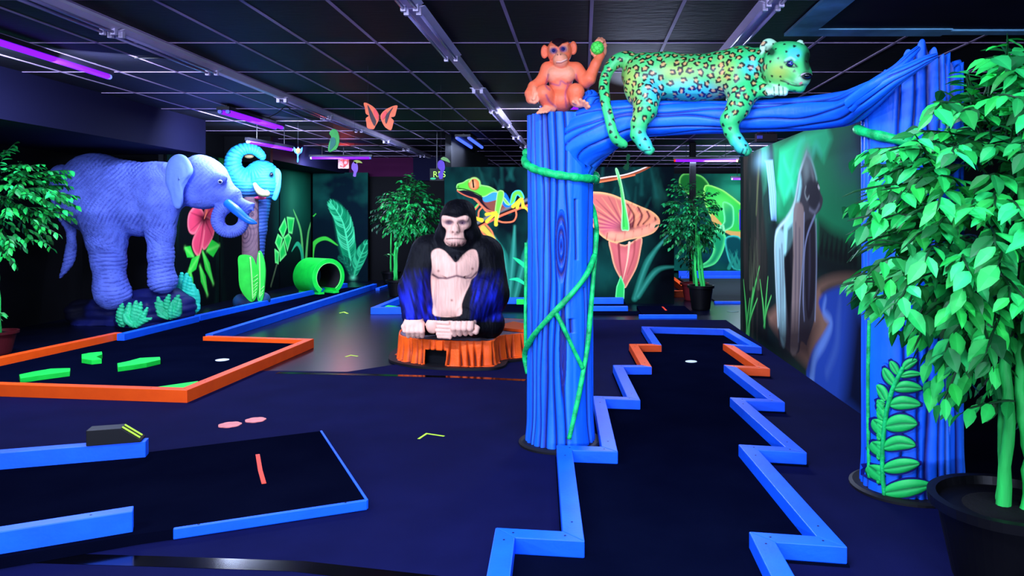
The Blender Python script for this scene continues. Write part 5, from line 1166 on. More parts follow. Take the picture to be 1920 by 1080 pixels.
# rosettes
rs = np.random.default_rng(12); order = rs.permutation(len(V)); centers = []
cell = {}; S2 = 0.044
for i in order:
    v = V[i]; key = tuple((v/S2).astype(int)); ok = True
    for dx in (-1, 0, 1):
        for dy in (-1, 0, 1):
            for dz in (-1, 0, 1):
                for w in cell.get((key[0]+dx, key[1]+dy, key[2]+dz), ()):
                    if np.sum((w-v)**2) < S2*S2: ok = False; break
                if not ok: break
            if not ok: break
        if not ok: break
    if ok: cell.setdefault(key, []).append(v); centers.append(i)
cx_, cy_ = x[centers], y[centers]
dark = np.zeros(len(V)); tan = np.zeros(len(V))
for ci, i in enumerate(centers):
    v = V[i]; d0 = V-v; r_ = np.linalg.norm(d0, axis=1); near = r_ < 0.036
    if not near.any(): continue
    nd = np.nonzero(near)[0]; d0 = d0[nd]; rr2 = r_[nd]; n_ = Nm[i]
    a = np.cross(n_, (0, 0, 1.0)); a /= (np.linalg.norm(a)+1e-9); b_ = np.cross(n_, a)
    uu = d0@a; vv = d0@b_; ang = np.arctan2(vv, uu); X_, Y_ = x[i], y[i]
    same = (Nm[nd]@n_ > 0.2)
    limb = (Y_ > 215) or (X_ > 1440) or (X_ < 1165); head = X_ > 1440
    if head or Y_ > 228:
        R0 = 0.0075 if head else 0.009; R0 *= rs.uniform(0.7, 1.25)
        m_ = np.clip((R0-rr2*(1+0.15*np.sin(ang*3+ci)))/0.003+0.5, 0, 1)
    else:
        R0 = (0.0120 if X_ < 1165 or Y_ > 195 else 0.0150)*rs.uniform(0.85, 1.15); w_ = 0.0058*rs.uniform(0.9, 1.2)
        rr3 = rr2*(1+0.14*np.sin(ang*2+ci)+0.10*np.sin(ang*5+ci*2))
        m_ = np.clip((w_-np.abs(rr3-R0))/0.0022+0.5, 0, 1); gp_ = rs.uniform(-3, 3); gw = rs.uniform(0.25, 0.6)
        ga = np.abs((ang-gp_+math.pi) % (2*math.pi)-math.pi); m_ = m_*np.clip((ga-gw)/0.2, 0, 1)
        if rs.random() < 0.5:
            ga = np.abs((ang-gp_-2.4+math.pi) % (2*math.pi)-math.pi); m_ = m_*np.clip((ga-0.25)/0.2, 0, 1)
        tan[nd] = np.maximum(tan[nd], np.clip((R0-0.002-rr3)/0.003+0.5, 0, 1)*same)
    dark[nd] = np.maximum(dark[nd], m_*same)
cleanface = np.clip(rad(1508, 152, 20, 18)*2+rad(1480, 121, 12, 6)*1.5, 0, 1)
keep = 1-cleanface
C2 = over(C2, (225, 150, 95), tan*0.75*keep); C2 = over(C2, (12, 12, 14), dark*0.97*keep)
bellyb = rad(1300, 178, 52, 14); C2 = over(C2, (10, 30, 150), dark*0.6*bellyb)
def sl(P, w, col, a=1.0): 
    global C2
    C2 = over(C2, col, np.exp(-(dseg(x, y, spline([np.array(v, float) for v in P], 5))/w)**2)*a*fr_)
sl([(1464, 151), (1474, 154), (1484, 159), (1497, 161), (1505, 159)], 1.5, (10, 6, 20)); sl([(1468, 149), (1480, 153), (1494, 158)], 1.2, (60, 30, 40), 0.5)
sl([(1436, 88), (1433, 110), (1430, 140), (1440, 158)], 2.0, (20, 60, 40), 0.6)
C2 = over(C2, (8, 8, 16), np.clip(rad(1446, 97, 8, 8)*1.6, 0, 1)*fr_*(V[:, 1] < 4.3)*0.9)
C2 = over(C2, (5, 5, 12), np.clip(rad(1513, 143, 11, 7)*2.2, 0, 1)**1.5*fr_); C2 = over(C2, (15, 30, 22), np.clip(rad(1514, 115, 8, 24)*1.5, 0, 1)*0.9)
sl([(1502, 141), (1508, 138), (1518, 139), (1526, 142)], 0.8, (230, 200, 220), 0.9); sl([(1500, 157), (1503, 155)], 1.6, (250, 90, 130))
sl([(1471, 117), (1478, 115), (1488, 119), (1494, 125)], 2.0, (8, 10, 30)); sl([(1473, 113), (1482, 108), (1490, 112)], 2.0, (170, 225, 255), 0.8); sl([(1474, 121), (1482, 125), (1490, 126)], 1.6, (10, 12, 40))
for q in (((1451, 163), (1452, 178)), ((1460, 163), (1461, 179)), ((1468, 164), (1469, 178))): sl(q, 1.2, (8, 10, 30), 0.9)
for q in (((1188, 270), (1200, 284), (1214, 292)), ((1362, 276), (1376, 286), (1390, 291))): sl(q, 3.0, (12, 16, 90), 0.9)
sl([(1208, 283), (1220, 281)], 1.2, (10, 10, 40)); sl([(1390, 288), (1394, 279)], 1.2, (10, 10, 40)); sl([(1398, 289), (1401, 280)], 1.2, (10, 10, 40))
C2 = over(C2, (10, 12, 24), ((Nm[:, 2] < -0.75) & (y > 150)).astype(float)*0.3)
lt = thing('leopard_statue', 'bright green spotted leopard statue lying on the blue branch with legs dangling', 'leopard statue', lp(1300, 192))
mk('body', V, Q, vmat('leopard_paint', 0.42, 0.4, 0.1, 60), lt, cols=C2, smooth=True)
eyeball('eye', lp(1481, 120, -.163), 0.019, lt, (90, 110, 255), white=(20, 24, 70), face=(0.2, -1, 0.1), irf=0.6)
b = MB(); b.ball(lp(1514, 142, -.175), (0.024, 0.018, 0.014), 16); b.build('nose', mat('nose_black', (6, 6, 10), 0.25, 0.5), lt, smooth=True)
# ------------ standing elephant ------------
p, k = pr(9.95)
EG = lin((112, 134, 242)); ED = lin((74, 84, 190))
E1 = Clay(0.0125, 0.09); c = E1.cap
c(p(183, 372), p(230, 362), 66*k*1.0, 60*k, EG); c(p(230, 362), p(296, 358), 60*k, 50*k, EG); c(p(205, 375), p(265, 388), 60*k, 56*k, EG)
E1.ell(p(180, 335), (58*k, 0.36, 48*k), EG); c(p(292, 350), p(352, 345), 46*k, 38*k, EG)
for dv, s in ((-.17, 1), (.22, 0)):
    E1.chain([(p(196+6*s*0, 400, dv), 48*k), (p(200, 450, dv), 33*k), (p(204, 490, dv), 28*k), (p(206, 525, dv), 25*k), (p(208, 540, dv), 28*k), (p(212, 550, dv), 31*k)], EG, 0.06)
    c(p(225, 550, dv-.02), p(234, 553, dv-.02), 15*k, 12*k, EG, 0.03)
    E1.chain([(p(298, 385, dv*.9), 38*k), (p(301, 435, dv*.9), 24*k), (p(302, 480, dv*.9), 21*k), (p(302, 510, dv*.9), 20.5*k), (p(305, 525, dv*.9), 26*k)], EG, 0.06)
# head
E1.ell(p(375, 330), (34*k, 0.26, 40*k), EG); E1.ell(p(390, 335), (36*k, 0.24, 36*k), EG); c(p(398, 350), p(432, 368), 34*k, 20*k, EG); E1.ell(p(380, 372), (34*k, 0.2, 20*k), EG)
c(p(386, 378), p(393, 384), 12*k, 6*k, EG, 0.03); E1.ell(p(412, 334, -.17), (14*k, 0.06, 10*k), EG)
# trunk loop and flared tip
E1.chain([(p(428, 366), 19*k), (p(424, 384, -.02), 14*k), (p(413, 396, -.06), 11.5*k), (p(408, 414, -.06), 11*k), (p(416, 430, -.04), 10.5*k), (p(432, 435), 10.5*k), (p(448, 430, .02), 10*k), (p(457, 417, .04), 9*k), (p(457, 402, .04), 8.5*k), (p(463, 391, .04), 8*k), (p(470, 387, .03), 7*k)], EG, 0.02, n=5)
c(p(466, 389, .02), p(475, 383, .0), 5*k, 3*k, EG, 0.015); c(p(466, 389, .02), p(474, 393, .0), 5*k, 3*k, EG, 0.015)
c(p(430, 372, -.02), p(462, 384, .01), 13*k, 7*k, EG, 0.04)
# tail
E1.chain([(p(118, 330, .05), 22*k), (p(110, 355, .03), 14*k), (p(116, 395, .02), 12*k), (p(131, 425), 9*k), (p(134, 445), 7*k), (p(133, 470, -.02), 9*k), (p(127, 495, -.02), 8*k), (p(113, 520, -.02), 2.5*k)], EG, 0.02, n=4)
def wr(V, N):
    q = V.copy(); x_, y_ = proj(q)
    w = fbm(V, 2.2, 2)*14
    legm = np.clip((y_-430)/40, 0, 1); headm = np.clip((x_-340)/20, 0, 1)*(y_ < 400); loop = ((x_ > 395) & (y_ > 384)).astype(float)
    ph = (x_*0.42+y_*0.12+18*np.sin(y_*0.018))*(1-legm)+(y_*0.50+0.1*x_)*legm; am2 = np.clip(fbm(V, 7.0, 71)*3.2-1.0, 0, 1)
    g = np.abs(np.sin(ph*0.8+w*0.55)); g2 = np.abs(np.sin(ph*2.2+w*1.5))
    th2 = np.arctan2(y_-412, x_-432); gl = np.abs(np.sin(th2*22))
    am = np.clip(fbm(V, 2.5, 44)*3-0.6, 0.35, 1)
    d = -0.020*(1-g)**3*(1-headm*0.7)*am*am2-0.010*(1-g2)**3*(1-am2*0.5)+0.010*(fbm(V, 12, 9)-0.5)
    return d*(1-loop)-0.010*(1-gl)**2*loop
E1.P = E1.P
V, Q, C, Nm = E1.mesh(disp=wr, floor=None)
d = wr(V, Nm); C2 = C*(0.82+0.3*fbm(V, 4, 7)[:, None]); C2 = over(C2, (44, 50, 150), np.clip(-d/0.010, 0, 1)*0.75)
x, y = proj(V)
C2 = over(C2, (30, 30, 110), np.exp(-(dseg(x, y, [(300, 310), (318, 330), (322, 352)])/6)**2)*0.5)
el = thing('elephant_statue', 'large lavender grey elephant statue standing on the dark rock at left', 'elephant statue', p(240, 560))
m_el = vmat('elephant_paint', 0.6, 0.25, 0.5, 18)
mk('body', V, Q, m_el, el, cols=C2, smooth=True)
def ear(pts, Z, th, name, mm, col, parent, curl=0.05, dirn=-1, k_=None):
    P_ = np.array([v for v in spline([np.array(q, float) for q in pts], 8, True)]); cen_ = P_.mean(0); n = len(P_); V = []; C = []; rings = 9
    for side in (0, 1):
        for r in range(rings):
            s_ = (r+0.02)/(rings-1)
            for i in range(n):
                q = cen_+(P_[i]-cen_)*min(1, s_); bulge = (1-min(1, s_)**2); e = th*(1-min(1, s_)**4)*0.5+0.004
                zz = Z+dirn*(curl*0.6*bulge)+(e if side else -e)+0.008*math.sin(s_*14+i*0.2)*s_
                V.append(U(q[0], q[1], zz)); C.append(np.array(col)*(0.9+0.15*s_))
    Fq = []
    for side in (0, 1):
        o = side*rings*n
        for r in range(rings-1):
            for i in range(n):
                f_ = (o+r*n+i, o+(r+1)*n+i, o+(r+1)*n+(i+1) % n, o+r*n+(i+1) % n); Fq.append(f_ if side == 0 else f_[::-1])
        cap = tuple(o+i for i in range(n)); Fq.append(cap[::-1] if side == 0 else cap)
    for i in range(n):
        a = (rings-1)*n+i; a2 = (rings-1)*n+(i+1) % n; Fq.append((a, a+rings*n, a2+rings*n, a2))
    return mk(name, V, Fq, mm, parent, cols=np.array(C), smooth=True)
ear([(312, 312), (320, 296), (334, 289), (348, 293), (358, 306), (362, 322), (352, 340), (344, 358), (343, 380), (336, 391), (326, 386), (318, 362), (310, 340)], 9.60, 0.05, 'ear', m_el, lin((130, 165, 255)), el, 0.09)
ear([(352, 300), (368, 296), (376, 320), (370, 360), (358, 370), (348, 340)], 10.28, 0.05, 'ear', m_el, lin((130, 165, 255)), el, 0.05, 1)
eyeball('eye', p(413, 341, -.235), 0.028, el, (25, 30, 70), white=(210, 225, 250), face=(0.35, -1, 0), irf=0.7)
m_tusk = mat('blue_tusk', (30, 120, 255), 0.35, 0.4, 0.1, 30, 0.15, 8)
b = MB(); q = spline([p(426, 380, -.14), p(445, 396, -.2), p(464, 412, -.22), p(482, 419, -.22)], 6); b.tube(q, list(np.interp(np.linspace(0, 1, len(q)), [0, .3, .8, 1], [8*k, 8.5*k, 5.5*k, 1*k])), 14); b.build('tusk', m_tusk, el, smooth=True)['label'] = 'bright blue tusk'
b = MB(); q = spline([p(430, 380, .16), p(447, 394, .2), p(462, 405, .2)], 6); b.tube(q, list(np.interp(np.linspace(0, 1, len(q)), [0, .3, 1], [8*k, 8*k, 2*k])), 12); b.build('tusk', m_tusk, el, smooth=True)
# rock under the elephant
R1 = Clay(0.016, 0.08); RC = lin((20, 26, 92))
R1.cap(p(195, 580, .05), p(315, 560, .05), 26*k, 26*k, RC); R1.cap(p(150, 585, .1), p(215, 582, .1), 24*k, 24*k, lin((8, 9, 30))); R1.cap(p(300, 575, -.1), p(340, 575, .05), 22*k, 26*k, RC); R1.cap(p(240, 600, -.15), p(325, 590, -.05), 22*k, 24*k, RC); R1.ell(p(255, 590, -.2), (30*k, 0.22, 30*k), RC); R1.cap(p(170, 625, .1), p(330, 605, .1), 34*k, 34*k, RC)
V, Q, C, Nm = R1.mesh(disp=lambda V, N: 0.05*(fbm(V, 3.0, 31)-0.5)+0.02*np.abs(np.sin(V[:, 2]*26+4*fbm(V, 2, 8)))-0.01, floor=0.0)
C = C*(0.5+1.0*fbm(V, 5, 3)[:, None])
o = mk('rock_base', V, Q, vmat('rock_paint', 0.55, 0.3, 0.4, 14), None, cols=C, smooth=True, center=p(240, 620)); tag(o, 'dark blue sculpted rock base carrying the standing elephant', 'rock')
# sculpted leafy plants before the rock
def leafclump(name, leaves, Z, col, label, ridge=True, vox=0.008):
    kk = Z/F; S = Clay(vox, 0.012)
    for (a, b_, e, w, dv) in leaves:
        q = spline([np.array((*a, w*0.5)), np.array((*b_, w)), np.array((*e, w*0.45))], 4)
        for u, v in zip(q[:-1], q[1:]): S.cap(U(u[0], u[1], Z+dv), U(v[0], v[1], Z+dv-0.01), u[2]*kk, v[2]*kk, lin(col), 0.010)
    V, Q, C, Nm = S.mesh(disp=(lambda V, N: 0.006*np.sin(V[:, 2]*150+V[:, 0]*60)*np.clip(fbm(V, 6, 5)*2-0.6, 0, 1)))
    C = C*(0.75+0.5*fbm(V, 12, 5)[:, None])
    o = mk(name, V, Q, vmat('foliage_sculpt_paint', 0.5, 0.3, 0.3, 40), None, cols=C, smooth=True, center=V.mean(0)*np.array((1, 1, 0))+np.array((0, 0, V[:, 2].min()))); return tag(o, label, 'sculpted plant', 'sculpted plants at the rock')
leafclump('sculpted_plant', [((232, 610), (226, 590), (229, 572), 7, .0), ((245, 610), (240, 592), (243, 570), 7.5, -.02), ((250, 612), (252, 590), (255, 566), 7, -.04), ((254, 612), (260, 592), (264, 568), 6, -.03), ((256, 612), (268, 594), (276, 578), 5, -.05), ((250, 612), (238, 602), (232, 590), 5, -.08), ((256, 613), (270, 602), (284, 597), 4.5, -.06), ((228, 612), (223, 598), (224, 580), 5, .02)], 9.15, (50, 205, 140), 'pale green sculpted leaf clump left of the elephant rock, next to the orange rail', vox=0.0065)
leafclump('sculpted_plant', [((318, 596), (300, 580), (292, 568), 5, -.02), ((318, 596), (302, 573), (296, 558), 5.5, .0), ((318, 596), (313, 570), (317, 554), 6, .0), ((320, 596), (326, 572), (335, 554), 6, -.02), ((323, 596), (334, 580), (337, 562), 6, -.03), ((314, 598), (300, 590), (294, 578), 4, -.06), ((320, 597), (320, 584), (322, 568), 5, -.06), ((326, 594), (335, 588), (338, 574), 5, -.02)], 9.52, (45, 190, 130), 'green sculpted leaf clump in the middle below the front foot', vox=0.0065)
leafclump('sculpted_plant', [((345, 575), (338, 545), (341, 513), 7, .0), ((350, 580), (348, 545), (350, 515), 8, -.02), ((355, 585), (355, 550), (356, 522), 8, -.03), ((360, 586), (363, 560), (362, 535), 8, -.02), ((365, 586), (369, 565), (370, 545), 6, .0), ((340, 560), (334, 545), (332, 528), 6, .02), ((352, 586), (350, 575), (350, 562), 6, -.05), ((363, 587), (370, 578), (371, 565), 5, -.01)], 10.12, (40, 215, 175), 'tall turquoise sculpted leaf clump right of the elephant front foot', vox=0.0065)
# ------------ elephant bust ------------
p, k = pr(11.9)
EC = lin((34, 142, 182)); EB = lin((28, 84, 130))
E2 = Clay(0.0115, 0.06); c = E2.cap
E2.ell(p(491, 330), (31*k, 0.24, 30*k), EC); c(p(466, 342), p(500, 347), 27*k, 25*k, EC); c(p(446, 345), p(470, 352), 20*k, 22*k, EC); c(p(452, 360), p(505, 362), 12*k, 12*k, EB)
E2.chain([(p(462, 350, -.08), 24*k), (p(448, 335, -.14), 20*k), (p(438, 318, -.20), 15*k), (p(437, 300, -.22), 13*k), (p(444, 286, -.22), 11*k), (p(458, 279, -.21), 9.5*k), (p(472, 279, -.2), 8.5*k), (p(484, 285, -.19), 7.5*k), (p(492, 294, -.17), 6*k)], EC, 0.03, n=5)
c(p(493, 375, .02), p(486, 430, .02), 15*k, 13*k, EB); c(p(486, 430, .02), p(483, 490, .02), 13*k, 11*k, EB)
def wr2(V, N):
    x_, y_ = proj(V); th2 = np.arctan2(y_-302, x_-470); tr = np.exp(-((np.hypot(x_-462, y_-302)-24)/14)**4)*(y_ < 345); w = fbm(V, 4, 2)*6
    return -0.014*(1-np.abs(np.sin(th2*14)))**2*tr-0.010*(1-np.abs(np.sin(y_*0.5+w*0.6)))**2*(1-tr)+0.004*(fbm(V, 20, 5)-0.5)
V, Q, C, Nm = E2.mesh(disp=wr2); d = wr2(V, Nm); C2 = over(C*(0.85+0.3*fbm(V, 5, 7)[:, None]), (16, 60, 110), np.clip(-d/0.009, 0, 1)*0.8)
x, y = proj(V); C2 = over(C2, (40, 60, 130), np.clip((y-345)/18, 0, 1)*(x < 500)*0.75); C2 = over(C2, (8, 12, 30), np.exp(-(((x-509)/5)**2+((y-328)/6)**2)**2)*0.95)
e2 = thing('elephant_bust', 'turquoise elephant head with curled raised trunk on a wooden post', 'elephant statue', p(486, 495))
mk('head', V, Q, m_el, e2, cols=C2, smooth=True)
ear([(514, 318), (521, 316), (527, 325), (527, 345), (524, 362), (517, 376), (509, 370), (507, 352), (512, 335)], 11.86, 0.05, 'ear', m_el, lin((70, 190, 240)), e2, 0.05)
b = MB(); q = spline([p(477, 344, -.26), p(484, 356, -.30), p(494, 363, -.32), p(505, 362, -.33)], 6); b.tube(q, list(np.interp(np.linspace(0, 1, len(q)), [0, .5, .9, 1], [3*k, 7*k, 6*k, 2.5*k])), 14); b.build('tusk', mat('cream_tusk', (165, 170, 125), 0.4, 0.4), e2, smooth=True)['label'] = 'cream tusk'
b = MB(); b.ball(p(488, 371, -.2), (11*k, 0.05, 3.5*k), 16); b.build('mouth', mat('pink_mouth', (225, 70, 120), 0.5, 0.3), e2, smooth=True)
b = MB(); b.ball(p(467, 293, -.10), (9*k, 0.03, 4*k), 16); b.build('trunk_tip', mat('cream_tip', (120, 105, 70), 0.5, 0.3), e2, smooth=True)
eyeball('eye', p(509, 327, -.19), 0.03, e2, (10, 12, 30), white=(10, 12, 30))
# post and leaves below the bust
wp = thing('wooden_post', 'brown wood grain post under the turquoise elephant head', 'post', U(465, 556, 11.75))
W_ = Mural('y', 11.7, (449.5-CX)/F*11.7, (480-CX)/F*11.7, 0.16, 1.76, 0.006, (112, 84, 92)); 
for j in range(9):
    a = W_.pt((466, 438)); 
for (kx, ky, s) in ((459, 437, 1.0), (472, 402, 0.7)):
    x0, y0 = W_.pt((kx, ky)); dd_ = np.hypot((W_.A-x0)*1.0, (W_.B-y0)*0.6); W_.C = over(W_.C, (40, 26, 50), (0.5+0.5*np.sin(dd_*150*s))**3*np.exp(-(dd_/0.16)**2)*0.9)
w_ = np.sin((W_.A*1.0+0.02*np.sin(W_.B*7)+0.01*np.sin(W_.B*19))*260); W_.C = over(W_.C, (44, 30, 58), np.clip(w_-0.55, 0, 1)*1.2*0.8)
idx = np.arange(W_.n*W_.m).reshape(W_.n, W_.m); q = np.stack([idx[:-1, :-1], idx[1:, :-1], idx[1:, 1:], idx[:-1, 1:]], -1).reshape(-1, 4)
A_ = W_.A.ravel(); ctrx = A_.mean(); hwx = (A_.max()-A_.min())/2
Yv = 11.7+0.10*(1-np.sqrt(np.clip(1-((A_-ctrx)/hwx)**2*0.9, 0, 1)))
mk('wood_front', np.stack([A_, Yv, W_.B.ravel()], 1), q, vmat('wood_paint', 0.6, 0.25, 0.2, 30), wp, cols=W_.C.reshape(-1, 3), smooth=True)
b = MB(); b.box((A_.min(), 11.79, 0.155), (A_.max(), 11.86, 1.76)); b.build('post_core', mat('post_brown', (60, 44, 50), 0.7, 0.2), wp)
def leafboard(name, P_, rib, Z, col, hi, label):
    m_ = Mural('y', Z, (min(q[0] for q in P_)-CX)/F*Z, (max(q[0] for q in P_)-CX)/F*Z, 0, 2, 0.0075, col)
    Zl = Z; ctr = U(rib[0][0], rib[0][1], Zl); t = thing(name, label, 'leaf cutout', ctr, 'green leaf cutouts under the elephant bust')
    Q_ = spline([np.array(q, float) for q in P_], 5, True); b = MB(); b.plate([U(q[0], q[1], Zl) for q in Q_], (0, 0.03, 0)); b.build('leaf_board', mat('leaf_'+name+str(col), col, 0.5, 0.3, 0.1, 30, 0.15, 6), t)
    b = MB(); b.tube([U(q[0], q[1], Zl-0.004) for q in spline([np.array(q, float) for q in rib], 6)], 0.012, 8); b.build('midrib', mat('leafhi', hi, 0.5, 0.3), t, smooth=True)
    n = 14; R_ = spline([np.array(q, float) for q in rib], 20); b = MB()
    for i in range(n):
        q0 = R_[int((i+0.5)/n*(len(R_)-1))]
        for sd in (1,):
            q1 = q0+np.array((11*sd*math.sin(math.pi*(0.15+0.8*i/n)), -9.0)); 
            if inpoly(np.array([q1[0]]), np.array([q1[1]]), [tuple(v) for v in Q_])[0]: b.tube([U(q0[0], q0[1], Zl-0.003), U(q1[0], q1[1], Zl-0.003)], 0.006, 6)
    if b.V: b.build('side_veins', mat('leafhi', hi, 0.5, 0.3), t, smooth=True)
leafboard('leaf_cutout', [(448, 480), (469, 480), (478, 495), (484, 520), (482, 548), (476, 564), (466, 563), (450, 540), (447, 505)], [(474, 562), (472, 520), (469, 482)], 11.60, (45, 205, 60), (150, 250, 120), 'broad green leaf cutout in front of the wooden post, left one')
leafboard('leaf_cutout', [(483, 562), (480, 520), (482, 485), (486, 470), (493, 482), (497, 505), (496, 532), (492, 562)], [(487, 560), (487, 510), (486, 474)], 11.66, (50, 210, 70), (150, 250, 120), 'narrow upright green leaf cutout, right one below the bust')
R2 = Clay(0.014, 0.05); R2.cap(U(452, 566, 11.8), U(492, 562, 11.8), 0.12, 0.12, lin((20, 60, 100))); R2.ell(U(468, 572, 11.85), (0.20, 0.2, 0.16), lin((14, 24, 60)))
V, Q, C, Nm = R2.mesh(disp=lambda V, N: 0.02*(fbm(V, 5, 3)-0.5), floor=0.0); o = mk('rock_base', V, Q, MATS['rock_paint'], None, cols=C, smooth=True, center=U(470, 575, 11.8)); tag(o, 'small dark rock at the foot of the wooden post', 'rock')
# =================== green loop tunnel ===================
lo = thing('loop_tunnel', 'bright green loop shaped tunnel standing on the blue railed corridor lane', 'tunnel obstacle', (-4.55, 13.5, 0.056))
def loop():
    c0 = np.array((-4.60, 13.55, 0.36)); ax = np.array((-0.8, 0.6, 0.0)); sd = np.array((0.6, 0.8, 0.0)); L = 0.62; ro = 0.335; ri = 0.245; n = 60
    a0 = math.radians(-58); a1 = math.radians(238)
    V = []
    for i in range(n+1):
        a = a0+(a1-a0)*i/n; d = sd*math.cos(a)+np.array((0, 0, 1.0))*math.sin(a)
        for r, s in ((ro, 0), (ro, L), (ri, L), (ri, 0)): V.append(c0+d*r+ax*s)
    Fq = [(4*i+j, 4*i+(j+1) % 4, 4*(i+1)+(j+1) % 4, 4*(i+1)+j) for i in range(n) for j in range(4)]+[(0, 3, 2, 1), (4*n, 4*n+1, 4*n+2, 4*n+3)]
    b = MB(); b.add(V, Fq); o = b.build('loop_shell', m_green, lo, bevel=0.006)
    for a in (a0, a1):
        d = sd*math.cos(a); e = c0+d*((ro+ri)/2)
        q = [e-sd*0.06, e+sd*0.06, e+sd*0.06+ax*L, e-sd*0.06+ax*L]; b = MB(); b.prism([tuple(v[:2]) for v in q], 0.0565, 0.095); b.build('foot', m_green, lo, bevel=0.004)
    b = MB(); V = []
    for i in range(n+1):
        a = a0+(a1-a0)*i/n; d = sd*math.cos(a)+np.array((0, 0, 1.0))*math.sin(a); V.append(c0+d*ri*0.995+ax*0.01); V.append(c0+d*ri*0.995+ax*(L-0.01)); V.append(c0+d*(ri*0.98)+ax*(L-0.01)); V.append(c0+d*(ri*0.98)+ax*0.01)
    b.add(V, [(4*i+j, 4*i+(j+1) % 4, 4*(i+1)+(j+1) % 4, 4*(i+1)+j) for i in range(n) for j in range(4)]); b.build('inner_lining', mat('black_lining', (5, 6, 8), 0.7, 0.2), lo, smooth=True)
    b = MB(); b.tube([c0+(sd*math.cos(a0+(a1-a0)*i/n)+np.array((0, 0, 1.0))*math.sin(a0+(a1-a0)*i/n))*(ri+0.01)-ax*0.004 for i in range(n+1)], 0.006, 6); b.build('edge_trim', mat('pale_green_edge', (140, 255, 130), 0.5, 0.3), lo, smooth=True)
loop()
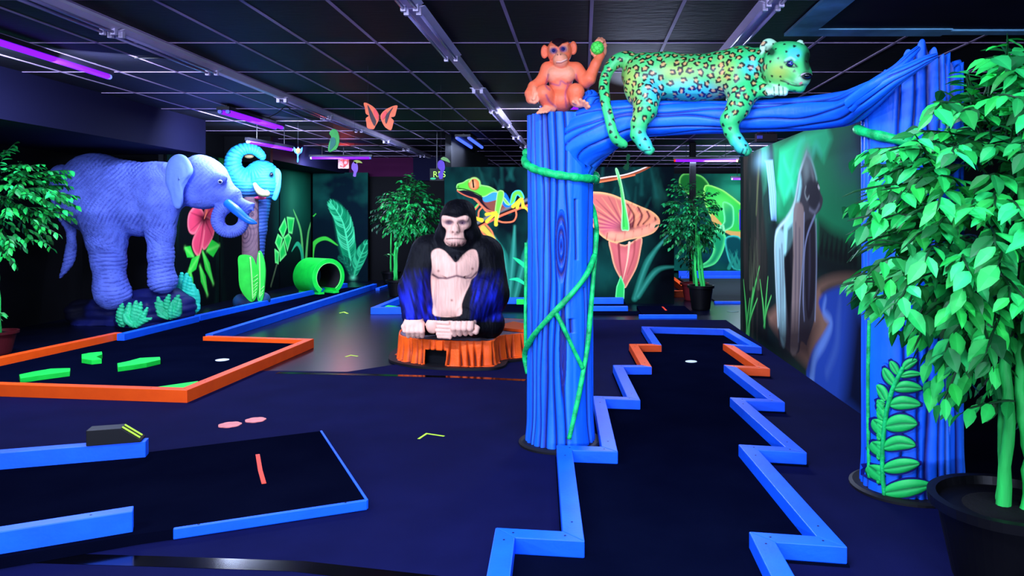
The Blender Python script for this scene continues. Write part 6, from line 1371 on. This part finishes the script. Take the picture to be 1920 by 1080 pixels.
# =================== potted ficus trees ===================
m_leafm = vmat('ficus_leaf_mat', 0.45, 0.25, 0.0, transl=0.08)
m_stem = mat('ficus_stem', (40, 190, 80), 0.6, 0.25, 0.6, 40, 0.5, 12, stretch=(1, 1, 0.15))
m_stemd = mat('ficus_twig', (20, 70, 34), 0.6, 0.25)
def ficus(name, base, stems, crown, ncl, per, ll, pot, label, seed, stem_r, clip=None, tone=(46, 226, 96), strays=(), potcol=(4, 4, 7), twig=0.22, droop=0.35, leafclip=None):
    r = random.Random(seed); t = thing(name, label, 'potted tree', (base[0], base[1], 0), 'artificial ficus trees')
    if pot:
        pr_, ph = pot; m_pot = mat('pot_'+str(potcol), potcol, 0.45, 0.2, 0.05, 20, 0.1)
        b = MB(); b.lathe((base[0], base[1], 0.0045), [(pr_*0.68, 0), (pr_*0.72, 0.02), (pr_*0.93, ph*0.88), (pr_*1.04, ph*0.89), (pr_*1.05, ph), (pr_*0.93, ph), (pr_*0.9, ph*0.9), (pr_*0.02, ph*0.88)], 44)
        b.build('pot', m_pot, t, smooth=False, bevel=0.0); s = MB(); s.lathe((base[0], base[1], ph*0.86), [(pr_*0.89, 0), (pr_*0.5, 0.02), (0.01, 0.025)], 28); s.build('soil', mat('soil_dark', (12, 12, 14), 0.9, 0.1, 0.6, 60), t)
    for st in stems:
        b = MB(); q = spline([np.array(v, float) for v in st], 6); n = len(q); q = [v+np.array((r.uniform(-1, 1), r.uniform(-1, 1), 0))*stem_r*0.25 for v in q]
        b.tube(q, [stem_r*(1.15-0.5*i/n)*(1+0.12*r.uniform(-1, 1)) for i in range(n)], 10); b.build('stem', m_stem, t, smooth=True)
    cc, cr = np.array(crown[0], float), np.array(crown[1], float); tw = MB(); LVs = []; LF = []; LCs = []
    tn = np.array(lin(tone))
    def leaf(p0, d, nrm, L, W, c):
        d = d/np.linalg.norm(d); s = np.cross(d, nrm); s /= (np.linalg.norm(s)+1e-9); u = np.cross(s, d); n0 = len(LVs); bend = r.uniform(0.05, 0.3)
        prof = [(0, 0.0), (0.18, 0.62), (0.42, 1.0), (0.68, 0.78), (0.88, 0.32), (1.0, 0.0)]
        for (a, w) in prof:
            ctr = p0+d*L*a-u*L*bend*a*a
            if w == 0: LVs.append(ctr); LCs.append(c)
            else:
                LVs.append(ctr+s*W*w*0.5+u*W*0.14*w); LCs.append(c*0.95); LVs.append(ctr-u*0.0); LCs.append(c*1.15); LVs.append(ctr-s*W*w*0.5+u*W*0.14*w); LCs.append(c*0.9)
        LF.append((n0, n0+2, n0+1)); LF.append((n0, n0+3, n0+2))
        for k_ in range(3):
            a_ = n0+1+3*k_; LF.append((a_, a_+1, a_+4, a_+3)); LF.append((a_+1, a_+2, a_+5, a_+4))
        a_ = n0+10; LF.append((a_, a_+1, n0+13)); LF.append((a_+1, a_+2, n0+13))
    def twigf(p0, d, L, n, lscale=1.0):
        d = d/np.linalg.norm(d); P_ = [p0]; dd = d.copy()
        for i in range(5): dd = dd+np.array((r.uniform(-.2, .2), r.uniform(-.2, .2), -droop*0.35+r.uniform(-.1, .1))); dd /= np.linalg.norm(dd); P_.append(P_[-1]+dd*L/5)
        if clip and any(not clip(q) for q in P_): return
        tw.tube(P_, [0.0035*ll/0.09+0.0005]*5+[0.001], 5)
        for i in range(n):
            f_ = (i+0.6)/n*5; k_ = min(4, int(f_)); q = P_[k_]+(P_[k_+1]-P_[k_])*(f_-k_)
            ax = P_[k_+1]-P_[k_]; ax /= np.linalg.norm(ax); sv = np.cross(ax, (0, 0, 1.0)); sv /= (np.linalg.norm(sv)+1e-9); sgn = 1 if i % 2 else -1
            ld = ax*0.6+sv*sgn*r.uniform(0.4, 0.9)+np.array((0, 0, -droop*r.uniform(0.5, 1.8)))
            nr = np.array((r.uniform(-.4, .4), r.uniform(-.9, .1), 1.0)); L_ = ll*lscale*r.uniform(0.7, 1.15)
            if clip and not clip(q+ld/np.linalg.norm(ld)*L_): continue
            if leafclip and not leafclip(q): continue
            v = r.random(); c_ = tn*(0.10+0.95*v**1.4)*np.array((1.0, 1.0, 0.7+0.7*r.random()))  # random dark tones stand in for shaded leaves
            leaf(q, ld, nr, L_, L_*r.uniform(0.42, 0.58), c_)
    for i in range(ncl):
        z = r.uniform(-1, 1); a = r.uniform(0, 2*math.pi); rad_ = r.uniform(0.25, 1.0)**0.6; s_ = math.sqrt(1-z*z)
        dv = np.array((math.cos(a)*s_, math.sin(a)*s_, z)); q = cc+cr*dv*rad_*0.86
        out = dv*np.array((1, 1, 0.5))+np.array((0, 0, 0.15))
        twigf(q, out+np.array((r.uniform(-.3, .3),)*3), twig*r.uniform(0.7, 1.2), per)
    for (sp_, sd_, sl_, sn_) in strays: twigf(np.array(sp_, float), np.array(sd_, float), sl_, sn_)
    # inner branches
    top = np.array(stems[0][-1], float)
    for i in range(14):
        a = r.uniform(0, 6.28); e = cc+cr*np.array((math.cos(a)*0.6, math.sin(a)*0.6, r.uniform(-0.5, 0.8)))
        if clip and not clip(e): continue
        b0 = top+(np.array(stems[0][-2], float)-top)*r.random()*0.6; bb = MB(); bb.tube([b0, (b0+e)/2+np.array((0, 0, 0.05)), e], [stem_r*0.3, stem_r*0.22, stem_r*0.1], 6); bb.build('branch', m_stemd, t, smooth=True)
    n0 = len(LVs); LVs += [np.array(v) for v in tw.V]; LF += [tuple(i+n0 for i in f) for f in tw.F]; LCs += [np.array(lin((18, 62, 30)))]*len(tw.V)
    mk('foliage', np.array(LVs), LF, m_leafm, t, cols=np.array(LCs))
    return t
Zb = 2.86
def ub(x, y, Z=Zb): return U(x, y, Z)
CR_ = [(1565, 560), (1572, 380), (1590, 300), (1690, 240), (1735, 205), (1770, 130), (1850, 75), (1900, 30), (2500, -60), (2500, 720), (1780, 710), (1700, 690), (1640, 620)]
SPR = [[(1720, 300), (1560, 285)], [(1740, 345), (1600, 325)], [(1720, 400), (1565, 382)], [(1720, 432), (1575, 418)], [(1720, 490), (1610, 520)], [(1740, 560), (1568, 560)], [(1720, 600), (1640, 640)], [(1720, 250), (1690, 235)]]
def sparse(q):
    x_ = CX+q[0]/q[1]*F; y_ = CY-(q[2]-H)/q[1]*F
    if x_ > 1745: return True
    d_ = min(float(dseg(np.array([x_]), np.array([y_]), s_)[0]) for s_ in SPR)
    return d_ < 9+0.16*max(0, x_-1600)
def clipR(q):
    if q[1] < 2.1 or np.hypot(q[0]-TR[0], q[1]-TR[1]) < 0.31: return False
    if q[2] < 0.78 and q[1] < 3.2: return True
    return bool(inpoly(np.array([CX+q[0]/q[1]*F]), np.array([CY-(q[2]-H)/q[1]*F]), CR_)[0])
bx, by = 1.63, 2.86
ficus('ficus_tree', (bx, by), [[(bx-0.02, by, .26), (bx-0.01, by-.02, .7), (bx-.02, by, 1.0), (bx, by, 1.5)], [(bx+.05, by-.03, .26), (bx+.055, by-.04, .5), (bx+.04, by, .8), (bx+.07, by, 1.1), (bx+.05, by, 1.6)], [(bx+.01, by+.05, .26), (bx+.02, by+.05, .8), (bx+.05, by+.03, 1.3)]],
      ((1.62, 2.84, 1.40), (0.66, 0.42, 0.74)), 620, 8, 0.096, (0.27, 0.33), 'large potted ficus tree with bright green leaves at the right edge', 5, 0.022, clipR, leafclip=sparse,
      strays=[((1.25, 2.8, 1.20), (-1, 0, .1), .3, 8), ((1.2, 2.8, 1.55), (-1, 0, .2), .3, 9), ((1.2, 2.8, 1.35), (-1, -.1, .1), .28, 8), ((1.25, 2.75, 1.0), (-1, 0, .2), .3, 9), ((1.62, 2.8, .72), (-1, -.1, .2), .22, 6), ((1.72, 2.75, .62), (.6, -.4, .2), .2, 7), ((1.25, 2.85, 1.62), (-1, 0, .12), .3, 9), ((1.28, 2.75, 1.42), (-1, 0, .15), .32, 9), ((1.28, 2.78, 1.12), (-1, 0, .15), .32, 9), ((1.3, 2.8, 1.72), (-1, 0, .3), .25, 8), ((1.45, 2.8, 1.85), (-.7, 0, .8), .22, 8), ((1.62, 2.8, 1.95), (-.2, 0, 1), .22, 8), ((1.78, 2.8, 1.98), (.2, 0, 1), .2, 8), ((1.75, 2.72, .52), (-.1, -.5, .3), .12, 5)], twig=0.26)
# second pot lip at the very bottom right
b = MB(); b.lathe((1.78, 2.38, 0.0045), [(0.13, 0), (0.17, 0.17), (0.185, 0.18), (0.185, 0.20), (0.165, 0.20), (0.15, 0.17), (0.01, 0.165)], 36); o = b.build('plant_pot', mat('pot_navy', (12, 14, 26), 0.35, 0.4), center=(1.78, 2.38, 0)); tag(o, 'empty dark round pot at the bottom right corner before the ficus pot', 'pot')
# left edge tree
bx, by = -6.15, 7.75
ficus('ficus_tree', (bx+.05, by), [[(bx+.1, by, .2), (bx+.08, by, .8), (bx+.08, by, 1.3), (bx+.05, by, 1.7)]], ((bx+.05, by, 1.62), (0.62, 0.55, 0.58)), 170, 8, 0.085, (0.20, 0.24), 'potted ficus tree at the left edge with drooping green leaves', 9, 0.02,
      lambda q: q[2] < 2.27 and q[0] > -7.2 and not (q[0] > -6.75 and q[1] > 8.7), strays=[((bx+.5, by-.1, 1.35), (1, 0, .1), .3, 9), ((bx+.5, by-.1, 1.2), (1, 0, -.1), .25, 9), ((bx+.5, by-.1, 1.62), (1, 0, 0), .25, 9), ((bx+.1, by-.1, .4), (.6, -.3, .4), .2, 9), ((bx+.12, by-.1, .38), (-.3, -.3, .5), .2, 9), ((bx+.2, by-.1, 1.08), (.6, 0, -.4), .2, 9)], potcol=(70, 16, 22), twig=0.24, tone=(40, 215, 90))
# tree left of the gorilla
bx, by = -3.12, 13.6
ficus('ficus_tree', (bx-.25, by), [[(bx-.30, by, .3), (bx-.28, by, .9), (bx-.1, by, 1.4), (bx-.0, by, 2.0)], [(bx-.26, by, .3), (bx-.24, by, .9), (bx+.05, by, 1.6)]], ((bx, by, 1.55), (0.50, 0.45, 0.62)), 190, 7, 0.095, (0.2, 0.3), 'leafy green ficus tree standing left of the gorilla against the black wall', 21, 0.018, lambda q: q[0] < -2.36,
      strays=[((bx, by, 2.1), (0, 0, 1), .14, 8), ((bx-.5, by, .75), (.6, 0, .3), .2, 5)], twig=0.22, tone=(40, 215, 100))
ficus('ficus_tree', (-4.05, 15.8), [[(-4.05, 15.8, .3), (-4.05, 15.8, 1.0), (-4.0, 15.8, 1.7)]], ((-4.0, 15.8, 1.55), (0.40, 0.35, 0.55)), 60, 6, 0.085, (0.2, 0.3), 'dim sparse ficus tree behind and left of the gorilla tree', 22, 0.018, None, twig=0.2, tone=(14, 70, 40))
# tree in front of the dinosaur
bx, by = 1.84, 11.6
ficus('ficus_tree', (bx-0.0, by), [[(bx-.06, by, .3), (bx-.09, by, .7), (bx-.08, by, 1.1), (bx-.05, by, 1.6)], [(bx+.02, by-.02, .3), (bx-.03, by, .7), (bx-.05, by, 1.2)], [(bx+.05, by, .3), (bx+.0, by, .8), (bx-.03, by, 1.2)]], ((bx-.13, by, 1.42), (0.40, 0.38, 0.62)), 170, 7, 0.08, (0.20, 0.38), 'dark potted ficus tree in front of the green dinosaur mural', 33, 0.022, lambda q: not (q[0] < 1.56 and q[1] > 12.3), twig=0.2, tone=(26, 150, 74), strays=[((1.4, 11.5, 1.25), (-1, 0, -.1), .2, 8), ((1.38, 11.5, 1.1), (-1, 0, -.2), .15, 8)])
ficus('ficus_tree', (1.95, 13.0), [[(1.95, 13.0, .2), (1.9, 13.0, .9), (1.9, 13.0, 1.3)]], ((1.9, 13.0, .75), (0.22, 0.2, 0.2)), 14, 6, 0.07, (0.24, 0.30), 'ficus in a dull red pot partly hidden behind the dinosaur side tree', 34, 0.02, None, twig=0.14, tone=(40, 110, 50), potcol=(110, 30, 36))
# =================== hanging cutouts ===================
def cut(name, label, cat, layers, Z, group='hanging ceiling cutouts', th=0.008, top=None):
    xs = [q[0] for q in layers[0][1]]; ys = [q[1] for q in layers[0][1]]
    t = thing(name, label, cat, U(sum(xs)/len(xs), max(ys), Z), group)
    for i, (pn, P_, col) in enumerate(layers):
        sm = [tuple(v) for v in spline([np.array(q, float) for q in P_], 4, True)]
        b = MB(); lay = pn.endswith('+'); b.plate([U(q[0], q[1], Z-(th*0.5+0.001*i if lay else 0)) for q in sm], (0, th*(0.5 if lay else 1), 0))
        b.build(pn.strip('+'), mat('cutout_'+str(col), col, 0.5, 0.3, 0.05, 30, 0.12, 20), t)
    tx = top or sum(xs)/len(xs); ty = min(ys)+2; q = U(tx, ty, Z)
    b = MB(); b.tube([q, (q[0], q[1], CEIL-0.002)], 0.0012, 5); b.build('thread', mat('thread', (30, 30, 44), 0.6, 0.2), t)
    return t
t = cut('butterfly_cutout', 'orange butterfly cutout hanging below the ceiling', 'hanging cutout', [
    ('wing', [(682, 193), (690, 194), (702, 202), (710, 214), (710, 225), (704, 236), (700, 242), (689, 240), (687, 230), (686, 222), (691, 217), (686, 213), (684, 202)], (255, 110, 60)),
    ('wing', [(745, 198), (736, 199), (722, 206), (714, 215), (714, 223), (719, 234), (724, 240), (733, 244), (737, 232), (738, 226), (733, 220), (740, 218), (743, 208)], (255, 110, 60)),
    ('wing_mark+', [(689, 197), (695, 206), (702, 220), (705, 228), (702, 236), (697, 228), (693, 217)], (50, 14, 26)),
    ('wing_mark+', [(737, 201), (731, 212), (728, 222), (724, 232), (722, 226), (724, 216), (730, 208)], (50, 14, 26)),
    ('wing_edge+', [(703, 204), (709, 214), (709, 224), (704, 220), (700, 210)], (255, 70, 70)), ('wing_edge+', [(722, 208), (716, 216), (716, 224), (721, 221), (725, 212)], (255, 70, 70))], 7.0, top=690)
b = MB(); b.ball(U(712, 220, 7.0), (0.006, 0.008, 0.03), 12); b.build('butterfly_body', mat('cutout_(50, 14, 26)', (50, 14, 26)), t, smooth=True)
cut('parrot_cutout', 'green parrot cutout hanging near the left ceiling strip', 'hanging cutout', [('parrot_body', [(618, 248), (624, 242), (632, 245), (636, 257), (635, 270), (630, 280), (625, 282), (619, 285), (615, 281), (617, 268), (621, 257), (618, 252)], (60, 190, 80)), ('wing+', [(621, 258), (628, 259), (629, 270), (622, 279), (618, 281), (619, 268)], (30, 130, 110))], 9.0)
cut('flower_cutout', 'small blue and orange flower cutout hanging right of the elephant bust', 'hanging cutout', [('petals', [(551, 276), (556, 280), (559, 275), (562, 280), (567, 276), (566, 285), (560, 291), (560, 302), (557, 304), (557, 290), (552, 285)], (60, 130, 255)), ('flower_heart+', [(555, 281), (559, 277), (563, 281), (561, 287), (557, 287)], (255, 110, 60))], 10.5)
cut('toucan_cutout', 'purple toucan cutout with yellow green beak hanging before the red sign', 'hanging cutout', [('toucan_body', [(660, 307), (665, 303), (670, 308), (671, 318), (668, 325), (667, 331), (662, 330), (663, 322), (659, 316)], (150, 100, 220)), ('beak', [(663, 302), (669, 300), (676, 302), (679, 306), (672, 305), (666, 307)], (190, 210, 90))], 9.5)
cut('toucan_cutout', 'violet toucan cutout with green beak hanging before the RES sign', 'hanging cutout', [('toucan_body', [(821, 304), (827, 300), (833, 305), (834, 316), (831, 324), (830, 334), (824, 335), (822, 326), (826, 320), (821, 314)], (95, 50, 190)), ('beak', [(826, 298), (832, 294), (840, 298), (844, 305), (838, 303), (832, 301)], (120, 180, 90))], 8.0)
cut('gecko_cutout', 'dark green cutout hanging under the leopard between the lamps', 'hanging cutout', [('gecko_body', [(1176, 289), (1181, 290), (1181, 297), (1178, 303), (1180, 308), (1178, 318), (1173, 319), (1168, 314), (1172, 309), (1176, 304), (1174, 297)], (14, 110, 60))], 7.5)
# =================== signs and small fittings ===================
sg = thing('lettered_sign', 'black sign with pale green letters RES near the frog mural', 'sign', U(820, 340, 12.2))
b = MB(); b.plate([U(806, 316, 12.2), U(806, 339, 12.2), U(832, 339, 12.2), U(832, 316, 12.2)], (0, 0.03, 0)); b.build('sign_board', mat('sign_black', (6, 8, 10), 0.5, 0.3), sg)
cu = bpy.data.curves.new('letters', 'FONT'); cu.body = 'RES'; cu.size = 0.135; cu.extrude = 0.004
me_o = bpy.data.objects.new('tmp', cu); COL.objects.link(me_o); bpy.context.view_layer.update()
dg = bpy.context.evaluated_depsgraph_get(); me = bpy.data.meshes.new_from_object(me_o.evaluated_get(dg)); bpy.data.objects.remove(me_o)
me.materials.clear(); me.materials.append(mat('sign_letters', (190, 255, 90), 0.5, 0.3, emis=(170, 255, 80), estr=0.25))
lo_ = bpy.data.objects.new('letters', me); COL.objects.link(lo_); lo_.parent = sg; q = U(811.5, 332, 12.18)-rootloc(sg); lo_.location = [float(v) for v in q]; lo_.rotation_euler = (math.pi/2, 0, 0)
b = MB(); b.ball(U(812, 335, 12.18), (0.05, 0.01, 0.02), 12); b.build('green_mark', mat('cutout_(60, 190, 120)', (60, 190, 120)), sg, smooth=True)
b = MB(); q = U(819, 316, 12.215); b.tube([q, (q[0], q[1], CEIL-0.001)], 0.008, 6); b.build('hanger', m_metd, sg)
rs_ = thing('red_sign_lamp', 'small glowing red lit sign box on the back wall behind the toucan', 'sign', U(645, 318, 14.9))
b = MB(); b.plate([U(634, 298, 14.9), U(634, 316, 14.9), U(654, 316, 14.9), U(654, 298, 14.9)], (0, 0.08, 0)); b.build('sign_box', mat('sign_red_dark', (60, 6, 10), 0.4, 0.3, emis=(120, 4, 20), estr=0.15), rs_)
m_rg = mat('red_glow', (255, 30, 30), 0.4, 0.3, emis=(255, 24, 24), estr=3.0)
for P_ in ([(639, 301), (643, 299), (642, 306), (646, 312)], [(646, 301), (651, 300), (650, 307), (645, 310)], [(638, 311), (644, 313)]):
    b = MB(); b.tube([U(x_, y_, 14.87) for x_, y_ in P_], 0.013, 8); b.build('glow_mark', m_rg, rs_, smooth=True)
b = MB(); b.tube([U(644, 299, 14.94), (U(644, 299, 14.94)[0], 14.94, CEIL-0.001)], 0.012, 8); b.build('hanger', m_metd, rs_)
arealight(tuple(U(645, 305, 14.8)), 0.15, 0.15, 9, (1, 0.08, 0.06), (math.radians(-60), 0, 0))
el_ = thing('emergency_light', 'small emergency light box with two lamp heads behind the dangling front paw', 'emergency light', U(1438, 268, 9.0))
b = MB(); b.plate([U(1418, 250, 9.0), U(1418, 266, 9.0), U(1458, 266, 9.0), U(1458, 250, 9.0)], (0, 0.08, 0)); b.build('lamp_box', mat('box_brown', (40, 24, 36), 0.5, 0.3), el_, bevel=0.005)
b = MB(); b.plate([U(1420, 254, 8.985), U(1420, 260, 8.985), U(1430, 260, 8.985), U(1430, 254, 8.985)], (0, 0.01, 0)); b.build('label_plate', mat('lilac_label', (90, 90, 220), 0.5, 0.3), el_)
for x_ in (1426, 1448):
    b = MB(); b.tube([U(x_, 244, 8.95), U(x_, 244, 9.03)], [0.045, 0.03], 16); b.build('lamp_head', mat('lamp_head', (70, 50, 66), 0.3, 0.5), el_, smooth=True)
    b = MB(); b.tube([U(x_, 246, 9.04), U(x_, 251, 9.04)], 0.01, 6); b.build('bracket', m_metd, el_)
b = MB(); q = U(1438, 252, 9.04); b.tube([q, (q[0], q[1], CEIL-0.001)], 0.012, 8); b.build('hanger', m_metd, el_)
pl_ = thing('wall_control_box', 'blue slatted box fixed to the far end of the right mural wall', 'box', U(1391, 430, 9.5))
b = MB(); b.box((1.99+0.01, 9.46, 1.27), (2.07, 9.52, 1.53)); b.build('box_case', mat('box_blue', (50, 60, 230), 0.5, 0.3), pl_, bevel=0.004)
for j in range(6): b = MB(); b.box((2.005, 9.453, 1.30+j*0.037), (2.065, 9.459, 1.312+j*0.037)); b.build('slat', mat('slat_blue', (110, 120, 255), 0.5, 0.3), pl_)
# black cables over the left ceiling strip
for P_, lb in (([(252, 62), (268, 70), (288, 66), (295, 46), (303, 62), (318, 52), (322, 62)], 'looped black cable hanging over the left ceiling strip near the top'), ([(500, 222), (520, 212), (535, 200), (545, 205), (570, 218), (600, 224)], 'thin black cable hanging from the ceiling above the small flower cutout')):
    b = MB(); Zc = [ (CEIL-0.13-H)]; q = [U(x_, y_, (CEIL-0.10-H)*F/(CY-y_+0.0)) if False else U(x_, y_, 6.6 if P_[0][1] < 100 else 9.3) for x_, y_ in P_]
    q = [np.array((v[0], v[1], min(v[2], CEIL-0.01))) for v in q]; b.tube(spline(q, 5), 0.006, 6); o = b.build('cable', mat('cable_black', (6, 6, 10), 0.5, 0.3), center=q[0]); tag(o, lb, 'cable')
# =================== camera, world, view ===================
cd = bpy.data.cameras.new('camera'); co = bpy.data.objects.new('camera', cd); COL.objects.link(co)
co.location = (0, 0, H); co.rotation_euler = (math.pi/2, 0, 0); cd.sensor_width = 36; cd.lens = 36*F/1920
cd.shift_x = -(CX-960)/1920; cd.shift_y = -(540-CY)/1920; cd.clip_start = 0.05; cd.clip_end = 100
SC.camera = co
w = bpy.data.worlds.new('world'); SC.world = w; w.use_nodes = True; w.node_tree.nodes['Background'].inputs[0].default_value = (0.02, 0.025, 0.09, 1); w.node_tree.nodes['Background'].inputs[1].default_value = 0.3
vs = SC.view_settings; vs.view_transform = 'Standard'; vs.look = 'None'; vs.gamma = 1; vs.exposure = 0.0; vs.use_curve_mapping = False
